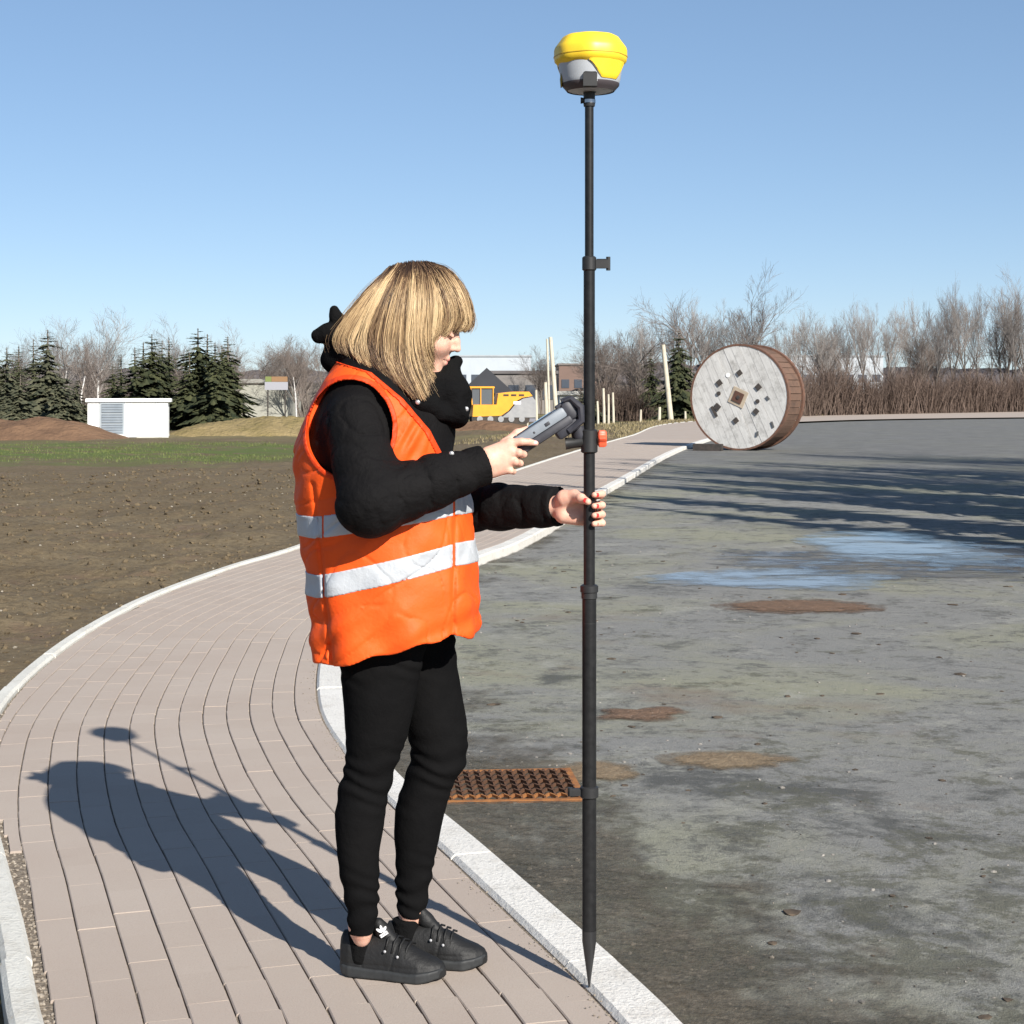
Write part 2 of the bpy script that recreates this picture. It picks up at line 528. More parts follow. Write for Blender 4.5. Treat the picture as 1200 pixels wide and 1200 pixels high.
# ---- kerbs: stones of about a metre, each a part
def kerb_line(name, label, curve, side, width, mat, top, bottom, L, ymax, lip):
    root = link(name, None) if False else empty(name, (0, 0, 0))
    tag(root, label, kind='structure')
    C = resample(curve[curve[:, 1] < ymax], L / 6)
    t, n = normals(C)
    k = 0
    while k + 6 < len(C):
        seg = range(k, k + 7)
        vs_, fs = [], []
        dz = random.uniform(-0.003, 0.003)
        sh = random.uniform(-0.004, 0.004)
        for j, i in enumerate(seg):
            c = C[i].copy()
            if j == 0: c = c + t[i] * 0.004
            if j == 6: c = c - t[i] * 0.004
            o0 = sh; o1 = width + sh
            e = 0.012
            for oo, zz in ((o0, bottom), (o0, top - e + dz), (o0 + e, top + dz), (o1 - e, top + dz + lip), (o1, top - e + dz + lip), (o1, bottom)):
                q = c + side * n[i] * oo
                vs_.append((q[0], q[1], zz))
        for j in range(6):
            for m_ in range(5):
                a = j * 6 + m_
                fs.append((a, a + 1, a + 7, a + 6) if side > 0 else (a + 6, a + 7, a + 1, a))
        fs.append((5, 4, 3, 2, 1, 0) if side > 0 else (0, 1, 2, 3, 4, 5))
        fs.append(tuple(36 + i for i in range(6)) if side > 0 else tuple(41 - i for i in range(6)))
        if C[k][1] < 70 or k % 12 == 0:
            link('kerb_stone', mesh('kerb_stone', vs_, fs, mat), root)
        k += 6
    return root
kerb_line('kerb', 'pale concrete kerb between the path and the asphalt', RC, -1, 0.135, KERB, 0.006, -0.3, 1.0, 75, 0.0)
kerb_line('path_edging', 'narrow pale concrete edging between the path and the soil', LC, 1, 0.072, EDGING, 0.018, -0.3, 1.0, 110, 0.0)

# ---- grit, clods and pebbles
ico = bmesh.new(); bmesh.ops.create_icosphere(ico, subdivisions=1, radius=1.0)
ICV = np.array([q.co[:] for q in ico.verts]); ICF = np.array([[q.index for q in fc.verts] for fc in ico.faces]); ico.free()
def scatter(name, pts, sizes, mat, flat=0.6, seed=1, label=None):
    r = np.random.default_rng(seed)
    vs_, fs = [], []
    for i, (p, s) in enumerate(zip(pts, sizes)):
        d = ICV * (1 + r.uniform(-0.35, 0.35, (len(ICV), 1)))
        a = r.uniform(0, 6.28); ca, sa = math.cos(a), math.sin(a)
        d = d * np.array([s, s * r.uniform(0.55, 1.0), s * flat])
        d = np.c_[d[:, 0] * ca - d[:, 1] * sa, d[:, 0] * sa + d[:, 1] * ca, d[:, 2]]
        vs_.append(d + p); fs.append(ICF + i * len(ICV))
    o = link(name, mesh(name, np.vstack(vs_), np.vstack(fs), mat))
    tag(o, label, kind='stuff')
    return o
# on the field
n = 9000
yv = 4 + 30 * rng.random(n) ** 1.6
xv = LX(yv) - 0.12 - rng.random(n) * (0.28 * yv + 1.0)
keep = np.abs(xv) < 0.33 * yv
xv, yv = xv[keep], yv[keep]
sv = np.minimum(0.005 + 0.022 * rng.random(len(xv)) ** 3.0, 0.04) * (0.8 + yv * 0.03)
scatter('soil_clods', np.c_[xv, yv, zfield(xv, yv) + sv * 0.15], sv, CLOD, 0.65, 2, 'crumbly brown clods strewn over the field')
n = 700
yv = 4.5 + 28 * rng.random(n) ** 1.4
xv = LX(yv) - 0.15 - rng.random(n) * (0.28 * yv + 1.0)
sv = (0.004 + 0.010 * rng.random(n) ** 2.5) * (0.8 + yv * 0.025)
scatter('field_pebbles', np.c_[xv, yv, zfield(xv, yv) + sv * 0.2], sv, STONE, 0.6, 3, 'small pale pebbles lying on the brown field')
# grit in the open joint along the left edging and along the kerb
pts = []; sz = []
for i in range(3800):
    y = 2.9 + 6.0 * rng.random() ** 1.3
    if i % 5 < 3:
        x = LX(y) + rng.random() * 0.10
        pts.append((x, y, -0.006)); sz.append(0.0025 + 0.005 * rng.random() ** 2)
    elif i % 5 == 3:
        x = RX(y) - abs(rng.normal(0, 0.03)) ; pts.append((x, y, 0.002)); sz.append(0.001 + 0.003 * rng.random() ** 3)
    else:
        x = RX(y) + 0.14 + abs(rng.normal(0, 0.25)); pts.append((x, y, ZA + 0.001)); sz.append(0.002 + 0.008 * rng.random() ** 4)
scatter('path_grit', np.array(pts), np.array(sz), simple('grit', (0.34, 0.30, 0.25), (0.17, 0.14, 0.11), 0.9, 0.2, 60), 0.6, 4, 'loose grit in the joints beside the kerb and edging')
pts = []; sz = []
for i in range(2600):
    y = 3.0 + 16 * rng.random() ** 1.5
    x = RX(y) + 0.15 + 6 * rng.random() ** 1.3
    if vnoise(np.array([x * 0.9]), np.array([y * 0.9]), 9)[0] < -0.15: continue
    pts.append((x, y, ZA + 0.001)); sz.append(0.002 + 0.011 * rng.random() ** 5)
scatter('yard_grit', np.array(pts), np.array(sz), simple('yard_grit', (0.30, 0.28, 0.25), (0.12, 0.11, 0.10), 0.9, 0.2, 60), 0.45, 5, 'loose grit scattered over the asphalt')
# crumbs of dried mud in thin flat flakes
pts = []; sz = []
for i in range(520):
    y = 3.4 + 13 * rng.random() ** 1.4
    x = RX(y) + 0.25 + 4.5 * rng.random()
    pts.append((x, y, ZA + 0.002)); sz.append(0.005 + 0.032 * rng.random() ** 5)
scatter('mud_crumbs', np.array(pts), np.array(sz), simple('mud_crumb', (0.12, 0.09, 0.065), (0.045, 0.038, 0.032), 0.95, 0.1, 25), 0.22, 6, 'flat crumbs of dark mud dropped on the asphalt')

# ---- uneven flat sheets on the asphalt: mud and water
def edge_attr(o, n, rings):
    at = o.data.attributes.new('edge', 'FLOAT', 'POINT')
    at.data.foreach_set('value', [0.0] + [k / rings for k in range(1, rings + 1) for j in range(n)])
    return o
def blob(cx, cy, rx_, ry_, z, seed, n=64, amp=0.18, dome=0.0, rings=6, lobes=1.0):
    r = np.random.default_rng(seed)
    ph = r.uniform(0, 6.28, 6); am = r.uniform(0.4, 1.0, 6) / np.arange(1, 7) ** 0.7
    v = [(cx, cy, z + dome)]; f = []
    for k in range(1, rings + 1):
        q = k / rings
        for j in range(n):
            a = 2 * math.pi * j / n
            w = 1 + amp * sum(am[m_] * math.sin((m_ + 2) * a * lobes + ph[m_]) for m_ in range(6)) * 0.6
            jit = dome * 0.35 * (r.random() - 0.5) if k < rings else 0
            v.append((cx + rx_ * w * q * math.cos(a), cy + ry_ * w * q * math.sin(a), z + dome * (1 - q ** 3) + jit))
    for j in range(n):
        f.append((0, 1 + j, 1 + (j + 1) % n))
    for k in range(rings - 1):
        for j in range(n):
            a = 1 + k * n + j; b = 1 + k * n + (j + 1) % n
            f.append((a, a + n, b + n, b))
    return v, f
def mat_mud(name, c1, c2, c3):
    m = Mat(name, 0.95, 0.1); p = m.pos()
    col = m.mix(m.ramp(m.noise(p, 14, 5, 0.65), 0.35, 0.65), c1, c2)
    col = m.mix(m.ramp(m.noise(p, 45, 4, 0.7), 0.58, 0.7, 0, 0.8), col, c3)
    m.color(col); m.bump(m.noise(p, 40, 5, 0.7), 0.9, 0.014)
    ragged(m, p, 9.0, 1.3, 0.22)
    return m.m
MUD = mat_mud('mud', (0.225, 0.170, 0.110), (0.165, 0.122, 0.080), (0.26, 0.22, 0.16))
MUD2 = mat_mud('red_mud', (0.185, 0.118, 0.080), (0.115, 0.078, 0.056), (0.28, 0.22, 0.17))
a = G(937, 711, ZA); v, f = blob(a.x, a.y, 0.60, 0.44, ZA + 0.004, 11, amp=0.10, dome=0.007)
tag(edge_attr(link('mud_patch', mesh('mud_patch', v, f, MUD2, True)), 64, 6), 'large round reddish brown mud patch beside the puddle', 'mud', 'mud patches on the asphalt')
a = G(851, 891, ZA); v, f = blob(a.x, a.y, 0.27, 0.20, ZA + 0.004, 12, amp=0.09, dome=0.004)
tag(edge_attr(link('mud_patch', mesh('mud_patch', v, f, MUD, True)), 64, 6), 'small smooth oval tan mud patch on the asphalt', 'mud', 'mud patches on the asphalt')
a = G(752, 838, ZA); v, f = blob(a.x, a.y, 0.24, 0.16, ZA + 0.004, 13, amp=0.45, dome=0.008)
tag(edge_attr(link('mud_patch', mesh('mud_patch', v, f, MUD2, True)), 64, 6), 'small ragged crumbled mud patch with pale flakes on it', 'mud', 'mud patches on the asphalt')
a = G(700, 905, ZA); v, f = blob(a.x, a.y, 0.18, 0.19, ZA + 0.0045, 14, amp=0.2, dome=0.003)
tag(edge_attr(link('mud_patch', mesh('mud_patch', v, f, MUD, True)), 64, 6), 'thin brown mud patch beside the rusty drain grate', 'mud', 'mud patches on the asphalt')

def mat_water():
    m = Mat('puddle_water', 0.05, 0.5)
    m.color((0.20, 0.20, 0.195))
    m.b.inputs['IOR'].default_value = 1.33
    p = m.pos()
    m.bump(m.noise(p, 3.0, 4, 0.6, stretch=(1, 0.5, 1)), 0.012, 0.02)
    ragged(m, p, 2.6, 1.8, 0.26, m.ramp(m.noise(p, 1.1, 6, 0.7, stretch=(1, 2.2, 1)), 0.38, 0.52, 0.25, 0.92))
    return m.m
WATER = mat_water()
def mat_film():
    m = Mat('damp_film', 0.2, 0.5)
    p = m.pos()
    n_ = m.noise(p, 1.8, 6, 0.65, dist=0.8)
    m.color(m.mix(m.ramp(n_, 0.42, 0.56), (0.12, 0.12, 0.115), (0.05, 0.05, 0.05)))
    m.rough(m.ramp(n_, 0.42, 0.58, 0.75, 0.08))
    m.bump(m.noise(p, 40, 4), 0.25, 0.004)
    ragged(m, p, 1.6, 1.8, 0.16, m.ramp(m.noise(p, 1.5, 6, 0.7, stretch=(1, 3, 1)), 0.40, 0.55, 0.1, 0.8))
    return m.m
FILM = mat_film()
def puddle(px, py, wpx, y0, y1, seed, amp, mat, label, z=0.004):
    c = G(px, py, ZA); n0 = G(px, y0, ZA); n1 = G(px, y1, ZA)
    v, f = blob(c.x, (n0.y + n1.y) / 2, wpx / 2 * c.y / FPX, (n0.y - n1.y) / 2, ZA + z, seed, 128, amp, rings=3)
    tag(edge_attr(link('puddle', mesh('puddle', v, f, mat)), 128, 3), label, kind='structure')
puddle(1050, 643, 230, 623, 662, 21, 0.22, WATER, 'sky reflecting puddle in the asphalt', 0.007)
puddle(1150, 652, 290, 626, 676, 22, 0.30, FILM, 'damp film around the big puddle', 0.004)
puddle(905, 679, 330, 668, 692, 23, 0.26, WATER, 'long shallow puddle stretching across the asphalt', 0.0075)
puddle(1010, 664, 330, 640, 692, 24, 0.30, FILM, 'wet strip joining the two puddles', 0.0055)

# ---- dirt washed into the gutter along the kerb
def mat_gutter():
    m = Mat('gutter_dirt', 0.95, 0.15); p = m.pos()
    col = m.mix(m.ramp(m.noise(p, 5, 6, 0.7), 0.36, 0.64), (0.075, 0.072, 0.060), (0.125, 0.108, 0.084))
    col = m.mix(m.ramp(m.noise(p, 60, 4, 0.7), 0.55, 0.70, 0, 0.8), col, (0.21, 0.18, 0.14))
    m.color(col); m.bump(m.noise(p, 55, 5, 0.7), 0.9, 0.012)
    ragged(m, p, 2.6, 2.6, 0.22, m.ramp(m.noise(p, 18, 8, 0.75), 0.4, 0.62, 0.35, 0.95))
    return m.m
RG2 = resample(RC[(RC[:, 1] > 3.0) & (RC[:, 1] < 40)], 0.2)
tg2, ng2 = normals(RG2)
v = []; f = []; ev = []
for c, n_ in zip(RG2, ng2):
    for q in range(5):
        w = c - n_ * (0.13 + q * 0.24)
        v.append((w[0], w[1], ZA + 0.003 + 0.006 * (1 - q / 4))); ev.append(0.30 + 0.22 * q + 0.5 * float(smoothstep(5.5, 12, c[1])))
for i in range(len(RG2) - 1):
    for q in range(4):
        a = i * 5 + q; f.append((a, a + 1, a + 6, a + 5))
gut = link('gutter_dirt', mesh('gutter_dirt', v, f, mat_gutter(), True))
gut.data.attributes.new('edge', 'FLOAT', 'POINT').data.foreach_set('value', ev)
tag(gut, 'dark dirt washed against the kerb on the asphalt', kind='stuff')

# ---- drain grate
RUST = simple('rust', (0.34, 0.145, 0.045), (0.17, 0.07, 0.03), 0.85, 0.25, 22, (60, 0.5, 0.006))
gc = (G(527, 939, ZA) + G(672, 936, ZA)) / 2
groot = empty('drain_grate', (G(592, 922, ZA).x, G(592, 922, ZA).y, ZA), R(5))
tag(groot, 'rusty iron storm drain grate set in the asphalt', 'drain grate')
GW, GD = 0.50, 0.46
RUSTD = simple('dark_rust', (0.125, 0.062, 0.034), (0.07, 0.038, 0.024), 0.9, 0.2, 30, (60, 0.5, 0.006))
fr = MB()
for sx in (-1, 1): fr.box((sx * (GW / 2 + 0.012), 0, 0.002), (0.024, GD + 0.048, 0.016))
for sy in (-1, 1): fr.box((0, sy * (GD / 2 + 0.012), 0.002), (GW, 0.024, 0.0155))
fr.build('frame', RUST, groot)
shade_plate = MB().box((0, 0, -0.012), (GW, GD, 0.002))  # flat black plate above the asphalt; the pit's shade is its colour
shade_plate.build('pit_shade', simple('painted_pit_shade', (0.012, 0.008, 0.006), None, 0.95, 0.1), groot).location = (0, 0, 0.0145)
for i in range(6):
    yq = -GD / 2 + (i + 0.5) * GD / 6
    zz = MB()
    ptsq = [(-GW / 2 + GW * k / 24, yq + (0.020 if k % 2 else -0.020), 0.010) for k in range(25)]
    for k in range(24):
        a, b = Vector(ptsq[k]), Vector(ptsq[k + 1]); d = b - a
        zz.box((a + b) / 2, (d.length + 0.004, 0.008, 0.012), Matrix.Rotation(math.atan2(d.y, d.x), 3, 'Z'))
    zz.build('bar', RUSTD if i > 0 else RUST, groot)
for i in range(1, 12):
    xq = -GW / 2 + i * GW / 12
    MB().box((xq, 0, 0.0085), (0.007, GD, 0.010)).build('cross_bar', RUSTD, groot)

# ================================================================== CABLE REEL
def mat_wood(name, c1, c2, c3, ang=0.0, sc=1.0):
    m = Mat(name, 0.85, 0.2)
    v = m.coord()
    oi = m.n.new('ShaderNodeObjectInfo')
    mp = m.n.new('ShaderNodeMapping'); mp.inputs['Rotation'].default_value = (0, ang, 0)
    m.lk(v, mp.inputs[0])
    va = m.n.new('ShaderNodeVectorMath'); va.operation = 'ADD'
    cb = m.n.new('ShaderNodeCombineXYZ'); m.lk(m.math('MULTIPLY', oi.outputs['Random'], 40.0), cb.inputs[0])
    m.lk(mp.outputs[0], va.inputs[0]); m.lk(cb.outputs[0], va.inputs[1])
    g = m.noise(va.outputs[0], 3.0 * sc, 6, 0.7, stretch=(9, 9, 0.8))
    col = m.mix(m.ramp(g, 0.3, 0.7), c1, c2)
    col = m.mix(m.ramp(m.noise(va.outputs[0], 2.6 * sc, 7, 0.75), 0.50, 0.70, 0, 0.85), col, c3)
    col = m.mix(m.math('MULTIPLY', oi.outputs['Random'], 0.15), col, c3)
    m.color(col); m.bump(g, 0.4, 0.01)
    return m.m
GREYWOOD = mat_wood('weathered_wood', (0.46, 0.45, 0.43), (0.64, 0.63, 0.61), (0.24, 0.23, 0.215), R(24))
BROWNWOOD = mat_wood('brown_wood', (0.165, 0.098, 0.068), (0.11, 0.070, 0.052), (0.06, 0.042, 0.034))
DARKIRON = simple('dark_iron', (0.035, 0.033, 0.032), (0.07, 0.055, 0.045), 0.7, 0.4, 20)
RUSTRIM = simple('rusty_rim', (0.17, 0.085, 0.055), (0.09, 0.055, 0.042), 0.85, 0.3, 12)
RD = 2912.0 / 66.0                       # its foot stands on the asphalt at row 528
RR = 125.0 * RD / FPX / 2
rcx = (866 - 600) * RD / FPX
reel = empty('cable_reel', (rcx, RD, ZA), -R(31))
tag(reel, 'huge weathered wooden cable reel standing upright at the asphalt edge', 'cable reel')
RWID = 1.0
ANG = R(-24)
def face_boards(y, thick, mirror=1):
    nb = 13; bw = 2 * RR / nb
    for i in range(nb):
        u0 = -RR + i * bw + 0.0035; u1 = -RR + (i + 1) * bw - 0.0035
        if abs((u0 + u1) / 2) > RR * 0.985: continue
        top = []; bot = []
        for k in range(5):
            u = u0 + (u1 - u0) * k / 4
            h = math.sqrt(max((RR - 0.035) ** 2 - u * u, 0.0004))
            top.append((u, h)); bot.append((u, -h))
        # the middle boards stop at the square hub opening
        polys = [bot + top[::-1]]
        for poly in polys:
            ca, sa = math.cos(ANG * mirror), math.sin(ANG * mirror)
            pr = [(x * ca + z * sa, -x * sa + z * ca + RR) for x, z in poly]
            dy = random.uniform(-0.006, 0.006)
            MB().prism(pr, y + dy, y + thick + dy).build('board', GREYWOOD, reel)
    m = MB()
    n = 56; ro = RR; ri = RR - 0.05
    v = []; f = []
    for k in range(n):
        a = 2 * math.pi * k / n
        for r_, yy_ in ((ro, y - 0.012), (ro, y + thick + 0.012), (ri, y + thick + 0.012), (ri, y - 0.012)):
            v.append((r_ * math.cos(a), yy_, r_ * math.sin(a) + RR))
    for k in range(n):
        k2 = (k + 1) % n
        for j in range(4):
            j2 = (j + 1) % 4
            f.append((k * 4 + j, k * 4 + j2, k2 * 4 + j2, k2 * 4 + j))
    m.add(v, f); m.build('rim', RUSTRIM, reel, True)
face_boards(0.0, 0.10)
face_boards(RWID, 0.10, -1)
ns = 46; rl = RR - 0.075
for k in range(ns):
    a = 2 * math.pi * k / ns
    rr_ = rl + random.uniform(-0.008, 0.008)
    MB().box((rr_ * math.cos(a), 0.555, rr_ * math.sin(a) + RR), (0.04, RWID - 0.14, 2 * math.pi * rl / ns - 0.012), Matrix.Rotation(-a, 3, 'Y')).build('lagging_board', BROWNWOOD, reel)
# hub plate and bolts, read off the face in fractions of the radius
def onface(px, py): return ((px - 512) / 380 * RR, (515 - py) / 405 * RR + RR)
def rotbox(px, py, w, h, ang, th, mat, name, y=-0.02):
    x, z = onface(px, py)
    MB().box((x, y, z), (w, th, h), Matrix.Rotation(ang, 3, 'Y')).build(name, mat, reel)
rotbox(507, 515, 0.44, 0.44, R(24), 0.03, simple('pale_wood', (0.45, 0.38, 0.29), (0.36, 0.29, 0.22), 0.85, 0.2, 6), 'hub_board', -0.005)
rotbox(507, 515, 0.27, 0.27, R(24), 0.03, simple('hub_rust', (0.13, 0.062, 0.04), (0.08, 0.045, 0.035), 0.85, 0.3, 12), 'hub_plate', -0.025)
x, z = onface(510, 515)
hb = MB(); hb.lathe([(0.05, 0), (0.05, 0.02)], 16); hb.v = [(a, -c - 0.035, b) for a, b, c in hb.v]; hb.build('axle_hole', DARKIRON, reel, loc=(x, 0, z))
for px, py, s in ((518, 330, 0.13), (362, 405, 0.14), (662, 438, 0.14), (645, 622, 0.13), (490, 692, 0.13), (345, 590, 0.16)):
    rotbox(px, py, s, s, R(45 + random.uniform(-8, 8)), 0.03, DARKIRON, 'bolt_plate')
for px, py in ((357, 486), (656, 545)):
    x, z = onface(px, py)
    hb = MB(); hb.lathe([(0.055, 0), (0.055, 0.025)], 14); hb.v = [(a, -c - 0.008, b) for a, b, c in hb.v]; hb.build('bolt', DARKIRON, reel, loc=(x, 0, z))
rotbox(322, 625, 0.07, 0.30, R(-30), 0.025, DARKIRON, 'metal_strap')
for px, py, s, a_ in ((770, 720, 0.16, -20), (655, 790, 0.12, 10), (735, 520, 0.11, -40)):
    rotbox(px, py, 0.05, s, R(a_), 0.02, simple('tar_mark', (0.10, 0.10, 0.10), None, 0.9, 0.2), 'metal_clip')
x, z = onface(428, 347)
hb = MB(); hb.lathe([(0.06, 0), (0.06, 0.012)], 16); hb.v = [(a, -c - 0.006, b) for a, b, c in hb.v]; hb.build('white_disc', simple('white_plastic', (0.8, 0.8, 0.78)), reel, loc=(x, 0, z))
# timber chock at its foot
ch = MB().box((0, 0, 0.09), (0.75, 0.22, 0.18), ch=0.01).build('timber_chock', simple('black_timber', (0.03, 0.028, 0.027), (0.06, 0.05, 0.045), 0.9, 0.2, 10), loc=(G(822, 526, ZA).x, RD - 0.15, ZA))
ch.rotation_euler = (0, 0, -R(20))
tag(ch, 'short black timber chock wedged against the cable reel', 'chock')

# ================================================================== MOUNDS
def zf(x, y): return float(zfield(x, y))
MOUND = simple('mound_soil', (0.185, 0.112, 0.068), (0.115, 0.07, 0.045), 0.95, 0.1, 0.9, (3, 0.8, 0.2))
MOUNDG = simple('mound_dry_grass', (0.27, 0.205, 0.105), (0.19, 0.15, 0.065), 0.95, 0.1, 0.8, (4, 0.9, 0.2))
def mound(px0, px1, d, ytop, mat, seed, label, depth=6.0):
    x0 = (px0 - 600) * d / FPX; x1 = (px1 - 600) * d / FPX
    zb = zf((x0 + x1) / 2, d) - 0.15
    zt = CH - (ytop - HY) * d / FPX
    n, m_ = 60, 24
    v = []; f = []
    for j in range(m_ + 1):
        for i in range(n + 1):
            u = i / n; w = j / m_
            h = (math.sin(math.pi * u) ** 0.7) * (math.sin(math.pi * w) ** 0.8)
            x = x0 + (x1 - x0) * u; y = d + (w - 0.5) * depth
            nz = 0.5 * vnoise(np.array([x * 0.5]), np.array([y * 0.5]), seed)[0] + 0.3 * vnoise(np.array([x * 1.7]), np.array([y * 1.7]), seed)[0] + 0.2 * vnoise(np.array([x * 5]), np.array([y * 5]), seed)[0]
            v.append((x, y, zb + (zt - zb) * h * (0.85 + 0.28 * nz)))
    for j in range(m_):
        for i in range(n):
            a = j * (n + 1) + i
            f.append((a, a + 1, a + n + 2, a + n + 1))
    return tag(link('soil_mound', mesh('soil_mound', v, f, mat, True)), label, kind='structure')
mound(-130, 150, 74, 486, MOUND, 31, 'dark brown soil mound beside the white transformer station')
mound(195, 430, 82, 484, MOUNDG, 32, 'soil mound overgrown with dry grass', 9)
mound(505, 640, 92, 491, MOUND, 33, 'low soil heap in front of the excavator', 4)

# ================================================================== TRANSFORMER STATION
WHITE = simple('white_paint', (0.80, 0.81, 0.80), (0.74, 0.75, 0.74), 0.6, 0.4, 2)
LOUV = simple('grey_louvre', (0.22, 0.25, 0.28), (0.17, 0.20, 0.23), 0.55, 0.4, 3)
td = 76.0
s_ = td / FPX
tz = CH - (511 - HY) * s_
st = empty('transformer_station', ((150 - 600) * s_, td, tz), R(10))
tag(st, 'small white flat roofed transformer station beyond the field', 'transformer station')
Wd = 92 * s_; Hh = 40 * s_; Dp = 2.3
MB().box((0, Dp / 2, Hh / 2), (Wd, Dp, Hh)).build('wall', WHITE, st)
MB().box((0.02, Dp / 2, Hh + 0.075), (Wd + 0.22, Dp + 0.22, 0.15), ch=0.02).build('roof', simple('roof_white', (0.78, 0.78, 0.76), None, 0.6, 0.4), st)
MB().box((0, Dp / 2, -0.2), (Wd + 0.05, Dp + 0.05, 0.396)).build('plinth', simple('plinth', (0.5, 0.5, 0.48), (0.4, 0.4, 0.38), 0.85, 0.3, 2), st)
dx0 = -Wd / 2 + 15 * s_; dw = 26 * s_
dr = MB().box((dx0 + dw / 2, -0.02, Hh / 2 + 0.02), (dw + 0.1, 0.05, Hh - 0.08)).build('door', simple('door_grey', (0.30, 0.33, 0.35), None, 0.5, 0.4), st)
for i in range(3):
    zc = 0.10 + (i + 0.5) * (Hh - 0.16) / 3
    pn = MB().box((dx0 + dw / 2, -0.055, zc), (dw - 0.06, 0.024, (Hh - 0.16) / 3 - 0.05)).build('louvre_panel', LOUV, dr)
for i in range(12):
    zc = 0.15 + i * (Hh - 0.26) / 11
    MB().box((dx0 + dw / 2, -0.075, zc), (dw - 0.1, 0.02, 0.03), Matrix.Rotation(R(30), 3, 'X')).build('louvre_slat', LOUV, st)
MB().box((Wd / 2 - 0.55, -0.012, Hh / 2), (0.03, 0.02, Hh - 0.02)).build('panel_seam', simple('seam_grey', (0.5, 0.52, 0.53)), st)
MB().box((dx0 + dw + 0.12, -0.30, 0.02), (0.9, 0.55, 0.12)).build('doorstep', simple('step_white', (0.66, 0.65, 0.62), None, 0.8, 0.3), st)

# ================================================================== EXCAVATOR
YEL = simple('excavator_yellow', (0.74, 0.33, 0.022), (0.66, 0.28, 0.018), 0.45, 0.5, 2)
EGREY = simple('excavator_grey', (0.30, 0.30, 0.30), (0.22, 0.22, 0.23), 0.5, 0.5, 2)
EBLK = simple('track_black', (0.03, 0.03, 0.03), (0.07, 0.055, 0.045), 0.85, 0.3, 5)
GLASS = Mat('cab_glass', 0.08, 0.6); GLASS.color((0.10, 0.11, 0.12)); GLASS = GLASS.m
ed = 98.0; es = ed / FPX
ex = empty('excavator', ((585 - 600) * es, ed, CH - (497 - HY) * es), R(6))
tag(ex, 'yellow and grey tracked excavator parked behind the soil heap', 'excavator')
def exq(px, py): return ((px - 585) * es, (497 - py) * es)
# tracks
for sy in (-0.75, 0.75):
    m = MB()
    prof = []
    for k in range(20):
        a = 2 * math.pi * k / 20
        c = math.cos(a); s2 = math.sin(a)
        prof.append((1.35 * (1 if c > 0 else -1) * (abs(c) > 0.05) * 1.0 + 0.30 * c, 0.32 + 0.32 * s2))
    m.prism(prof, sy - 0.22, sy + 0.22)
    tr = m.build('track', EBLK, ex)
    for i in range(5):
        w = MB(); w.lathe([(0.17, 0), (0.17, 0.04)], 14); w.v = [(a, -c, b) for a, b, c in w.v]
        w.build('wheel', EGREY, tr, loc=(-1.2 + i * 0.6, sy - 0.222, 0.30))
    for i in range(16):
        MB().box((-1.45 + i * 0.193, sy, 0.66), (0.10, 0.46, 0.045)).build('track_pad', EBLK, tr)
MB().box((0, 0, 0.66), (1.6, 1.2, 0.22)).build('turntable', EBLK, ex)
# house: yellow side, grey rear cover, counterweight
body = [exq(*q) for q in ((552, 488), (553, 474), (580, 474), (582, 461), (600, 459), (618, 459), (622, 464), (610, 466), (603, 470), (594, 481), (585, 487))]
MB().prism(body, -1.0, 1.0).build('house', YEL, ex)
rear = [exq(*q) for q in ((586, 489), (595, 482), (604, 471), (611, 467), (622, 465), (626, 470), (626, 489))]
MB().prism(rear, -1.01, 1.01).build('engine_cover', EGREY, ex)
cw = [exq(*q) for q in ((553, 493), (553, 489), (626, 490), (625, 494))]
MB().prism(cw, -0.95, 0.95).build('belly_plate', simple('belly_grey', (0.17, 0.17, 0.20), None, 0.6, 0.4), ex)
x, z = exq(604, 472)
MB().box((x, -1.013, z), (0.42, 0.012, 0.16)).build('badge', simple('badge_white', (0.75, 0.74, 0.82), None, 0.5, 0.4), ex)
for px in (591, 600, 609):
    x, z = exq(px, 463); MB().box((x, -1.01, z), (0.30, 0.03, 0.10)).build('vent', EBLK, ex)
# cab: posts, roof, panes
cx0, cz0 = exq(549, 474); cx1, cz1 = exq(577, 455)
cabr = MB().box(((cx0 + cx1) / 2, -0.45, cz1 + 0.05), (cx1 - cx0 + 0.08, 1.05, 0.10), ch=0.03).build('cab_roof', YEL, ex)
for cx_, lean in ((cx0 + 0.04, 0.10), (cx0 + 0.62, 0.0), (cx1 - 0.04, 0.0)):
    for sy in (-0.93, 0.03):
        MB().tube([(cx_ + lean, sy, cz0 - 0.02), (cx_, sy, cz1 + 0.01)], 0.04, 4).build('cab_post', YEL, ex)
MB().box(((cx0 + cx1) / 2 + 0.05, -0.45, (cz0 + cz1) / 2), (cx1 - cx0 - 0.18, 0.86, cz1 - cz0 - 0.02)).build('window', GLASS, ex)
# boom and arm folded down to the left, behind the surveyor
MB().tube([(cx0 + 0.1, 0.45, 0.95), (cx0 - 0.9, 0.45, 2.15), (cx0 - 2.6, 0.45, 2.45)], [0.16, 0.20, 0.13], 4).build('boom', YEL, ex)
MB().tube([(cx0 - 2.5, 0.45, 2.5), (cx0 - 3.1, 0.45, 0.95)], [0.15, 0.10], 4).build('arm', YEL, ex)
bk = MB().prism([(cx0 - 3.4, 0.9), (cx0 - 2.9, 0.95), (cx0 - 2.5, 0.55), (cx0 - 2.6, 0.1), (cx0 - 3.2, 0.05), (cx0 - 3.5, 0.4)], 0.1, 0.8)
bk.build('bucket', EBLK, ex)

